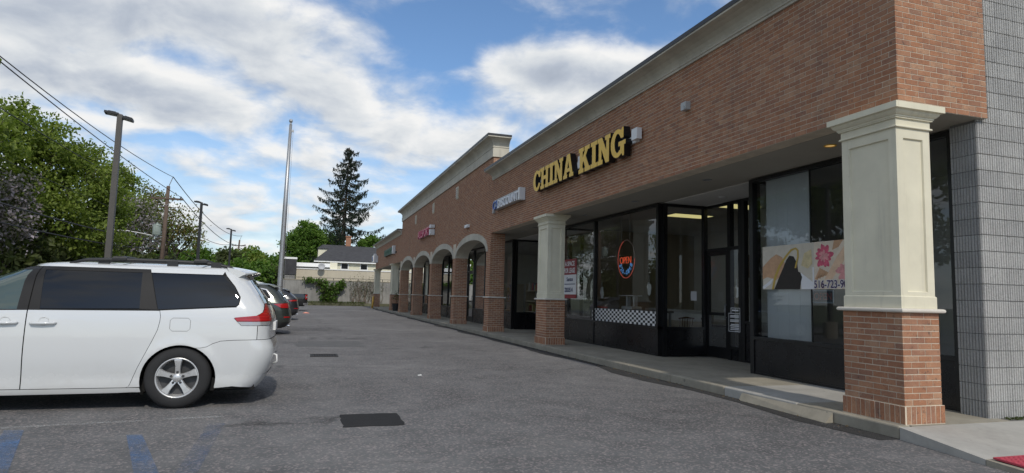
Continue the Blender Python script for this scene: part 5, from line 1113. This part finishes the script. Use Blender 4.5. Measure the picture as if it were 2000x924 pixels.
def utility(x, y, h, lab, lean=0.0, trans=True, armdz=1.0, lamp=False):
    t = thing('utility_pole', lab, 'utility pole', (x, y, 0), 'utility poles along the street')
    L = lambda z: lean*z
    b = MB(); b.tube([(L(0),0,0),(L(h*.5),0,h*.5),(L(h),0,h)], [.19,.165,.13], 12); b.obj('pole', M_WOODP, t, True)
    za = h-armdz; b = MB(); b.box((L(za)-1.15,-.17,za-.07),(L(za)+1.15,-.05,za+.07)); ca = b.obj('crossarm', M_WOODP, t)
    b = MB(); b.tube([(L(za)-.6,-.12,za),(L(za-.55),-.14,za-.55)], .02, 5); b.tube([(L(za)+.6,-.12,za),(L(za-.55),-.14,za-.55)], .02, 5); b.obj('brace', M_STEEL, ca)
    for dx in (-1.05, -.5, .95): b = MB(); b.lathe([(.03,0),(.07,.06),(.03,.10),(.06,.14),(0,.20)], (L(za)+dx,-.11,za+.07), (0,0,1), 10); b.obj('insulator', M_STEEL, ca)
    b = MB(); b.tube([(L(h),0,h-.1),(L(h)+.28,0,h+.75)], .03, 6); b.obj('pin', M_STEEL, t)
    if trans:
        b = MB(); b.lathe([(0,0),(.28,0),(.30,.05),(.30,.78),(.26,.86),(.08,.88),(.05,1.0),(0,1.0)], (L(h-3.6)-.50,-.1,h-3.9), (0,0,1), 18); b.obj('transformer', mat('transformer_grey_green', (.26,.31,.28), .5, fn=varied()), t, True)
        b = MB(); b.box((L(h-3.6)-.9,-.12,h-4.02),(L(h-3.6)+.1,-.06,h-3.94)); b.obj('bracket', M_STEEL, t)
    if lamp:
        z = h-4.1; b = MB(); b.tube([(L(z),0,z),(L(z)-1.2,-.2,z+.25),(L(z)-2.4,-.4,z+.42),(L(z)-3.2,-.5,z+.42)], [.035,.03,.028,.025], 7); a = b.obj('lamp_arm', M_WHITE, t, True)
        b = MB(); b.rectloft(L(z)-3.75, L(z)-3.2, -.58, -.42, [(-.03,z+.34),(.02,z+.38),(.01,z+.46),(-.04,z+.50)]); b.obj('lamp_head', M_WHITE, a)
    return t
utility(-10.72, 55, 9.35, 'brown wooden utility pole with crossarm and transformer in front of the trees', .012, lamp=True)
utility(-11.9, 120, 10.1, 'far leaning wooden utility pole beside the farthest lamp post', .05)
def wire(name, a, b_, sag, rad, lab, n=26, group=None):
    a, b_ = Vector(a), Vector(b_); pts = [a.lerp(b_, k/n)-Vector((0,0,sag*4*(k/n)*(1-k/n))) for k in range(n+1)]
    m_ = MB(); m_.tube(pts, rad, 5); o = m_.obj(name, M_WIRE, None, True); tag(o, lab, 'wire', group)
wire('power_line', (-10.7, -4, 11.0), (-10.35, 55, 10.1), 1.25, .022, 'highest of the three power lines sagging to the near utility pole', group='overhead wires')
wire('power_line', (-9.8, -4, 9.9), (-9.7, 54.9, 8.55), .70, .022, 'middle of the three power lines reaching the right arm end of the near utility pole', group='overhead wires')
wire('power_line', (-11.9, -4, 9.7), (-11.72, 54.9, 8.55), .75, .022, 'lowest of the three power lines reaching the left arm end of the near utility pole', group='overhead wires')
for dx, z1, z2, lab in ((.38, 10.1, 10.85, 'topmost power line running on from the near to the far utility pole'), (1.05, 8.55, 9.35, 'power line from the right arm end to the far utility pole'), (-1.0, 8.55, 9.35, 'power line from the left arm end to the far utility pole'), (.1, 5.2, 6.0, 'low cable from the near to the far utility pole')):
    wire('power_line', (-10.7+dx, 55, z1), (-11.4+dx, 120, z2), 1.4, .034, lab, group='overhead wires')
wire('cable_bundle', (-10.9, -4, 5.6), (-10.8, 55, 5.0), .9, .035, 'upper thick black cable in front of the trees at the left', group='overhead wires')
wire('cable_bundle', (-10.9, -4, 5.0), (-10.8, 55, 4.4), 1.0, .030, 'lower thick black cable in front of the trees at the left', group='overhead wires')
wire('cable_bundle', (-11.0, -4, 7.0), (-10.8, 55, 6.1), .5, .012, 'thin pale cable crossing the oak at mid height', group='overhead wires')

# ------------------------------------------------------------------ trees and shrubs
def branch(b, p, q, r0, r1, rng, n=5, wig=.12):
    p, q = Vector(p), Vector(q); L = (q-p).length; pts = []; rad = []
    for k in range(n+1):
        t = k/n; w = math.sin(math.pi*t)*wig*L; pts.append(p.lerp(q, t)+Vector((rng.uniform(-w,w), rng.uniform(-w,w), rng.uniform(-w*.3,w)))); rad.append(r0+(r1-r0)*t)
    b.tube(pts, rad, 6, False); return pts
def tree(label, base, lobes, leafmat, trunk_r=.3, leaf=.17, clusters=80, per=22, sig=.30, bark=None, seed=0, name='broadleaf_tree', cat='tree', group=None, second=None, low=None, shell=.45):
    rng = random.Random(seed); nr = np.random.default_rng(seed+100); t = thing(name, label, cat, (base[0], base[1], 0), group)
    B = Vector((base[0], base[1], 0)); b = MB(); cz = sum(l[2] for l in lobes)/len(lobes); fork = Vector((rng.uniform(-.3,.3), rng.uniform(-.3,.3), cz*.42 if low is None else low))
    branch(b, (0,0,-.1), fork, trunk_r, trunk_r*.75, rng, 5, .04); pts = []
    for (lx, ly, lz, rx, ry, rz) in lobes:
        c = Vector((lx, ly, lz))-B; lp = branch(b, fork, c, trunk_r*.5, trunk_r*.16, rng, 6, .10)
        for k in range(9):
            d = Vector((rng.gauss(0,1), rng.gauss(0,1), rng.gauss(0,1))).normalized(); e = c+Vector((d.x*rx, d.y*ry, d.z*rz))*rng.uniform(.6,.95); branch(b, lp[rng.randrange(3,7)], e, trunk_r*.12, .015, rng, 4, .12)
        n = int(clusters*(rx*ry*rz)**(1/3)/2.2); d = nr.normal(size=(n,3)); d /= np.linalg.norm(d, axis=1)[:,None]; rad = nr.uniform(0,1,size=(n,1))**shell
        cc = np.array(c)+d*rad*np.array([rx,ry,rz]); q = cc[:,None,:]+nr.normal(size=(n,per,3))*sig*np.array([1,1,.7]); keep = nr.uniform(size=(n,))>.08; pts.append(q[keep].reshape(-1,3))
    b.obj('trunk', bark or M_BARK, t, True); P = np.concatenate(pts)
    if second is not None:
        m_ = nr.uniform(size=len(P)) < second[1]; link('blossom', leaf_mesh('blossom', P[m_], leaf*.9, second[0], nr), t); P = P[~m_]
    link('crown', leaf_mesh('crown', P, leaf, leafmat, nr), t); return t
def px_lobes(Y, items):
    """lobes given where they appear: (u, v, radius in metres, depth offset)"""
    out = []
    for u, v, r, dy in items:
        p = pix(u, v, Y+dy); out.append((p.x, p.y, p.z, r, r*1.05, r*.82))
    return out
T1 = px_lobes(42, [(40,250,1.9,1),(-40,290,2.6,0),(75,290,2.3,-1),(10,360,2.6,2),(110,350,2.6,0),(165,315,1.5,1),(195,360,1.5,0),(60,430,2.6,1),(150,420,2.4,-1),(-60,400,2.6,1),(210,410,1.5,2),(190,470,1.9,2)])
p = pix(60, 500, 43); tree('large spreading oak in fresh green leaf at the left edge behind the wires', (p.x, 43), T1, M_LEAF, .42, .115, 84, 40, .28, seed=1, shell=.6)
T2 = px_lobes(60, [(228,335,1.2,0),(248,365,1.5,1),(225,420,1.9,0),(205,385,1.6,2),(262,410,1.4,-1),(245,465,2.0,1),(180,470,2.2,1)])
p = pix(228, 510, 61); tree('slimmer green oak just left of the brown utility pole', (p.x, 61), T2, M_LEAF, .32, .12, 70, 34, .32, seed=2, shell=.6)
T3 = px_lobes(66, [(290,385,1.5,0),(305,400,1.6,1),(335,425,2.0,0),(350,450,2.2,-1),(372,468,1.6,0),(325,470,2.0,1),(300,450,1.8,1)])
p = pix(335, 505, 66); tree('sparse golden green tree around and behind the brown utility pole', (p.x, 66), T3, M_LEAF4, .30, .13, 46, 22, .34, seed=3, second=(M_LEAF, .45))
T4 = px_lobes(38, [(15,370,1.3,0),(-20,400,1.6,0),(25,420,1.2,0),(0,455,1.3,0)])
p = pix(5, 520, 38); tree('lilac flowering wisteria bush at the left edge in front of the oak', (p.x, 38), T4, M_LEAF3, .10, .12, 70, 22, .25, M_BARKG, 4, 'flowering_shrub', 'shrub', None, (M_LILAC, .72), 1.0)
T5 = px_lobes(58, [(250,405,1.1,0),(285,415,1.2,0),(262,440,1.3,0),(300,440,1.0,0),(245,470,1.4,0),(285,475,1.3,0)])
p = pix(265, 530, 58); tree('grey lilac flowering bush between the tall lamp post and the utility pole', (p.x, 58), T5, M_LEAF3, .10, .12, 62, 18, .28, M_BARKG, 5, 'flowering_shrub', 'shrub', None, (M_LILAC, .6), 1.0)
for k, (u, v, r, Y, lm, lab) in enumerate(((100,500,2.3,46,M_LEAF3,'dark undergrowth shrub below the oak at the left'),(20,505,2.2,40,M_LEAF3,'dark undergrowth shrub at the left edge under the oak'),(190,505,2.2,50,M_LEAF3,'dark undergrowth shrub left of the tall lamp post'),(275,505,2.2,58,M_LEAF3,'dark undergrowth shrub right of the tall lamp post'),
      (420,503,2.6,90,M_LEAF3,'dark round tree top behind the middle lamp post'),(360,505,2.4,85,M_LEAF2,'low green tree left of the middle lamp post'),(468,505,3.2,100,M_LEAF2,'green tree behind the farthest lamp post'),(505,510,3.4,98,M_LEAF,'olive green tree left of the flagpole'),(535,505,3.6,108,M_LEAF2,'far green tree right behind the flagpole'),(520,535,2.4,86,M_LEAF3,'low dark shrub mass behind the parked crossover'),(480,530,2.4,84,M_LEAF2,'low green shrub mass above the minivan tail'))):
    p = pix(u, v, Y); rr = random.Random(k); L = [(p.x+rr.uniform(-.7,.7)*r, Y+rr.uniform(-.5,.5)*r, max(r*.5, p.z-r*.3+rr.uniform(-.5,.35)*r), r*.75, r*.75, r*.6) for _ in range(6)]
    tree(lab, (p.x, Y), L, lm, .16, .17+Y*.0008, 70, 20, .34, seed=20+k, name='background_tree', group='trees beyond the car park')
# trees left of the frame: they stand along the same street and show in the shop glass
for k, (x, y) in enumerate(((-19, 14), (-20, 24), (-18.5, 33))):
    rr = random.Random(k+50); L = [(x+rr.uniform(-3.5,3.5), y+rr.uniform(-3.5,3.5), rr.uniform(5,11), 2.3, 2.3, 1.9) for _ in range(10)]
    tree(['street oak left of the picture, first along the street', 'street oak left of the picture, second along the street', 'street oak left of the picture, third along the street'][k], (x, y), L, M_LEAF, .4, .2, 60, 18, .34, seed=60+k, group='street oaks mirrored in the shop glass')
T6 = px_lobes(98, [(600,450,1.7,0),(575,475,1.9,0),(618,470,2.1,0),(645,475,1.4,1),(595,500,2.3,0),(625,500,2.0,1),(570,510,1.9,0),(560,535,1.9,0)])
p = pix(600, 540, 99); tree('bright green maple between the flagpole and the cream house', (p.x, 99), T6, M_LEAF2, .25, .19, 120, 34, .34, seed=7)
T7 = px_lobes(96, [(712,478,.8,0),(728,470,.8,0),(720,490,.9,0)])
p = pix(715, 540, 96); tree('small bright green tree behind the roof ridge of the cream house', (p.x, 96), T7, M_LEAF2, .2, .24, 90, 22, .3, seed=8)
# the tall dark spruce
sp0 = pix(668, 480, 100); spx = sp0.x; spruce = thing('spruce_tree', 'tall dark spruce with drooping upturned branches behind the cream house', 'tree', (spx, 100, 0)); rng = random.Random(5); nr = np.random.default_rng(5)
b = MB(); b.tube([(0,0,0),(.05,0,8),(.25,0,16),(.42,0,23.9)], [.42,.33,.18,.03], 8); bb = MB(); PP = []
z = 7.0
while z < 23.6:
    f = (23.9-z)/17; L0 = .55+7.0*f**.80; nb = 6 if f > .2 else 5; a0 = rng.uniform(0, 6.28)
    for k in range(nb):
        a = a0+k*6.283/nb+rng.uniform(-.3,.3); L = L0*rng.uniform(.45,1.15); dr = .16+.10*f; zz = z+rng.uniform(-.25,.25); pts = []
        for j in range(8):
            t = j/7; rr_ = L*t; pts.append(Vector((.05+.37*(zz-8)/16+math.cos(a)*rr_, math.sin(a)*rr_, zz-dr*L*math.sin(t*2.4)*1.0+L*.10*t**3+.06*L*(1-f)*t)))
        bb.tube(pts, [.07*(1-j/8)+.012 for j in range(8)], 5, False)
        m = int(14+L*24); tt = nr.uniform(.12, 1, size=m)**.85; base = np.array([[*pts[min(6,int(t*7))].lerp(pts[min(7,int(t*7)+1)], t*7-int(t*7))] for t in tt]); side = nr.normal(size=(m,1))*(.10+.20*(1-np.abs(tt-.45)))[:,None]*L*.22
        perp = np.array([-math.sin(a), math.cos(a), 0]); q = base+perp*side; q[:,2] -= np.abs(nr.normal(size=m))*.26+np.abs(side[:,0])*.15; PP.append(q)
    z += .66+.42*f
b.obj('trunk', M_BARK, spruce, True); bb.obj('branches', M_BARK, spruce, True)
P = np.concatenate(PP); link('crown', leaf_mesh('crown', P, .25, M_NEEDLE, nr, squash=.40, hang=(0,0,-.75)), spruce)

# ------------------------------------------------------------------ far end: walls, house
M_OLDW = mat('stained_concrete_wall', (.25, .245, .23), .95, fn=varied(.40, .8, .04, 30, .4, True)); M_BEIGE = mat('beige_stucco', (.52, .47, .37), .9, fn=varied(.12, .7, .04, 40, .2, True)); M_SIDING = mat('cream_siding', (.72, .69, .54), .8, fn=varied(.04, 1, .04, 30, .05)); M_SHING = mat('charcoal_shingles', (.050, .050, .054), .95, fn=varied(.35, 2.5, .03, 18, .5)); M_WTRIM = mat('white_trim', (.80, .80, .79), .6, fn=varied(.05)); M_DWIN = mat('dark_house_window', (.015, .017, .02), .06, spec=.8)
gw = thing('retaining_wall', 'stained grey concrete wall closing off the far end of the car park', 'wall', (5, 71, 0))
b = MB(); b.box((-7.6,0,0),(14,.25,2.62)); b.obj('wall', M_OLDW, gw); b = MB(); b.box((-7.65,-.03,2.62),(14,.28,2.70)); b.obj('coping', M_CONC, gw)
for k in range(9): b = MB(); b.box((-7.4+k*2.6,.05,2.70),(-7.34+k*2.6,.11,2.95)); b.obj('fence_post', M_FIX, gw)
b = MB(); b.tube([(-7.5,.08,2.93),(14,.08,2.93)], .025, 6); b.obj('fence_rail', M_FIX, gw)
ed = MB(); ed.box((-9,70.2,-.02),(20,70.95,.30)); o = ed.obj('wall_base_bank', mat('mossy_earth', (.10,.10,.06), .95, fn=varied(.45, 1.5, .03, 20, .5)), None); o['kind'] = 'structure'
be = thing('flat_roof_building', 'low beige stucco building with white parapet behind the grey wall', 'building', (5, 73.5, 0))
b = MB(); b.box((-6.1,0,0),(14,6,3.88)); b.obj('wall', M_BEIGE, be); b = MB(); b.box((-6.15,-.06,3.88),(14.05,6,3.98)); b.obj('coping', M_WTRIM, be)
b = MB(); b.box((-6.1,1.0,3.981),(-2.6,5,4.20)); b.obj('strip_window', M_DWIN, be); b = MB(); b.box((-6.2,.9,4.20),(-2.5,5.1,4.62)); b.obj('fascia', M_WTRIM, be)
b = MB(); b.box((-2.5,1.0,3.981),(-1.7,5,4.75)); b.obj('roof_box', M_SIDING, be)
sh_ = thing('shingled_box', 'dark shingled box with a white cap beside the flagpole at the wall end', 'shed', (-1.65, 71.8, 0)); b = MB(); b.box((-.62,0,3.2),(.60,1.5,4.85)); b.obj('shingle_face', M_SHING, sh_); b = MB(); b.box((-.66,-.05,4.851),(.64,1.55,5.05)); b.obj('cap', M_WTRIM, sh_); b = MB(); b.box((-.55,.1,0),(.5,1.4,3.199)); b.obj('base', M_OLDW, sh_)
dsh = thing('satellite_dish', 'round grey satellite dish on the beige building', 'dish', (1.55, 73.2, 3.0)); b = MB(); b.lathe([(0,0),(.15,.02),(.30,.08),(.38,.14),(.37,.16),(.28,.10),(0,.04)], (0,-.25,1.2), (.1,-1,.25), 18); b.obj('dish', mat('dish_grey', (.40,.41,.43), .5), dsh, True); b = MB(); b.tube([(0,.1,.2),(0,-.1,1.1)], .03, 6); b.obj('mast', M_STEEL, dsh)
ho = thing('cream_house', 'cream sided house with a charcoal shingle hip roof and brick chimney beyond the grey wall', 'house', (5, 85, 0))
b = MB(); b.box((-3.6,0,0),(10,9,5.30)); b.obj('wall', M_SIDING, ho)
for k in range(24): b = MB(); b.box((-3.62,-.012,.5+k*.2),(10,-.0005,.69+k*.2)); b.obj('siding_board', M_SIDING, ho)
b = MB(); b.add([(-4.2,-.5,5.42),(10.5,-.5,5.42),(10.5,9.5,5.42),(-4.2,9.5,5.42),(-1.7,4.5,7.75),(8,4.5,7.75)], [(0,1,5,4),(1,2,5),(2,3,4,5),(3,0,4),(0,3,2,1)]); rf = b.obj('roof', M_SHING, ho)
b = MB(); b.sweep([(-4.2,9.5),(-4.2,-.5),(10.5,-.5)], [(0,5.24),(.06,5.24),(.06,5.44),(0,5.44)], -1); b.obj('eave_board', M_WTRIM, rf)
b = MB(); b.add([(-3.62,5,5.0),(-.6,5,5.0),(-.6,5,7.30),(-3.62,5,7.30),(-3.62,9,5.0),(-.6,9,5.0),(-.6,9,7.3),(-3.62,9,7.3)], [(0,1,2,3),(1,5,6,2),(4,0,3,7),(5,4,7,6)]); b.obj('rear_wing', M_SIDING, ho); b = MB(); b.add([(-3.8,4.8,7.301),(0,4.8,7.301),(0,9.4,7.301),(-3.8,9.4,7.301),(-3.0,7,8.0),(0,7,8.0)], [(0,1,5,4),(3,4,5,2),(0,4,3),(1,2,5),(0,3,2,1)]); b.obj('wing_roof', M_SHING, rf)
b = MB(); b.box((-.05,4.6,6.5),(.62,5.2,9.15)); b.box((-.12,4.53,9.0),(.69,5.27,9.15)); b.obj('chimney', M_BRICK, rf)
for x in (-.72, 1.72):
    b = MB(); b.box((x-.12,-.05,4.36),(x+.92,-.013,5.22)); w = b.obj('window', M_WTRIM, ho); b = MB(); b.box((x,-.062,4.47),(x+.80,-.051,5.13)); b.obj('pane', M_DWIN, w)
# climbing shrub and dry vines on the grey wall
T8 = [(2.1,70.5,1.4,.7,.35,.8),(2.8,70.5,1.8,.7,.35,.7),(3.7,70.5,2.2,.5,.35,.5),(1.7,70.5,2.3,.5,.35,.4),(.6,70.6,2.6,.6,.3,.2),(2.4,70.5,.7,.7,.35,.5)]
tree('green climbing shrub covering the middle of the grey wall', (2.6, 70.55), T8, M_LEAF2, .06, .16, 80, 18, .18, seed=9, name='climbing_shrub', cat='shrub', low=.6, second=(M_LEAF3, .45))
for k, (x0, lab) in enumerate(((5.2, 'dry brown vine on the grey wall right of the green shrub'), (6.3, 'tangled bare vine on the grey wall near the far column'), (7.4, 'bare vine with a seed head above the grey wall'))):
    t = thing('dry_vine', lab, 'vine', (x0, 70.85, 0), 'bare vines on the grey wall'); b = MB(); rr = random.Random(k)
    for j in range(14):
        x = rr.uniform(-.4,.4); pts = [(x,0,.25)]
        for q in range(6): pts.append((pts[-1][0]+rr.uniform(-.22,.22), rr.uniform(-.08,.05), pts[-1][2]+rr.uniform(.25,.55)))
        b.tube(pts, [.03-.004*q for q in range(7)], 5, False)
    b.obj('stems', mat('dry_vine_bark', (.16,.13,.10), .95), t); nr2 = np.random.default_rng(k); link('dry_leaves', leaf_mesh('dry_leaves', nr2.normal(size=(260,3))*np.array([.45,.08,.65])+np.array([0,-.05,2.0]), .06, M_LEAF3, nr2), t)
# grass and weeds along the wall foot and kerb edge
gp = np.stack([NR.uniform(-2, 6.2, 2600), NR.uniform(70.1, 70.9, 2600), NR.uniform(.02, .42, 2600)], 1); o = link('weeds', leaf_mesh('weeds', gp, .11, M_LEAF3, NR, squash=.35, hang=(0,0,.9))); tag(o, 'low weeds and grass along the foot of the grey wall', 'weeds'); o['kind'] = 'stuff'
gp = np.stack([NR.uniform(8.0, 8.7, 160), NR.uniform(5.44, 5.53, 160), NR.uniform(.135, .155, 160)], 1); o = link('moss', leaf_mesh('moss', gp, .016, M_LEAF3, NR)); tag(o, 'moss and dirt at the foot of the grey block wall', 'moss'); o['kind'] = 'stuff'

n = 520; gp = np.stack([6.2-np.abs(NR.normal(size=n))*.10, NR.uniform(5.6, 30, n), NR.uniform(.004, .012, n)], 1)
o = link('leaf_litter', leaf_mesh('leaf_litter', gp, .016, mat('dry_leaf_bits', (.13,.095,.055), .9, fn=varied(.4, 8, .05, 40, 0)), NR)); tag(o, 'scattered bits of dry leaf and grit along the kerb', 'leaf litter'); o['kind'] = 'stuff'
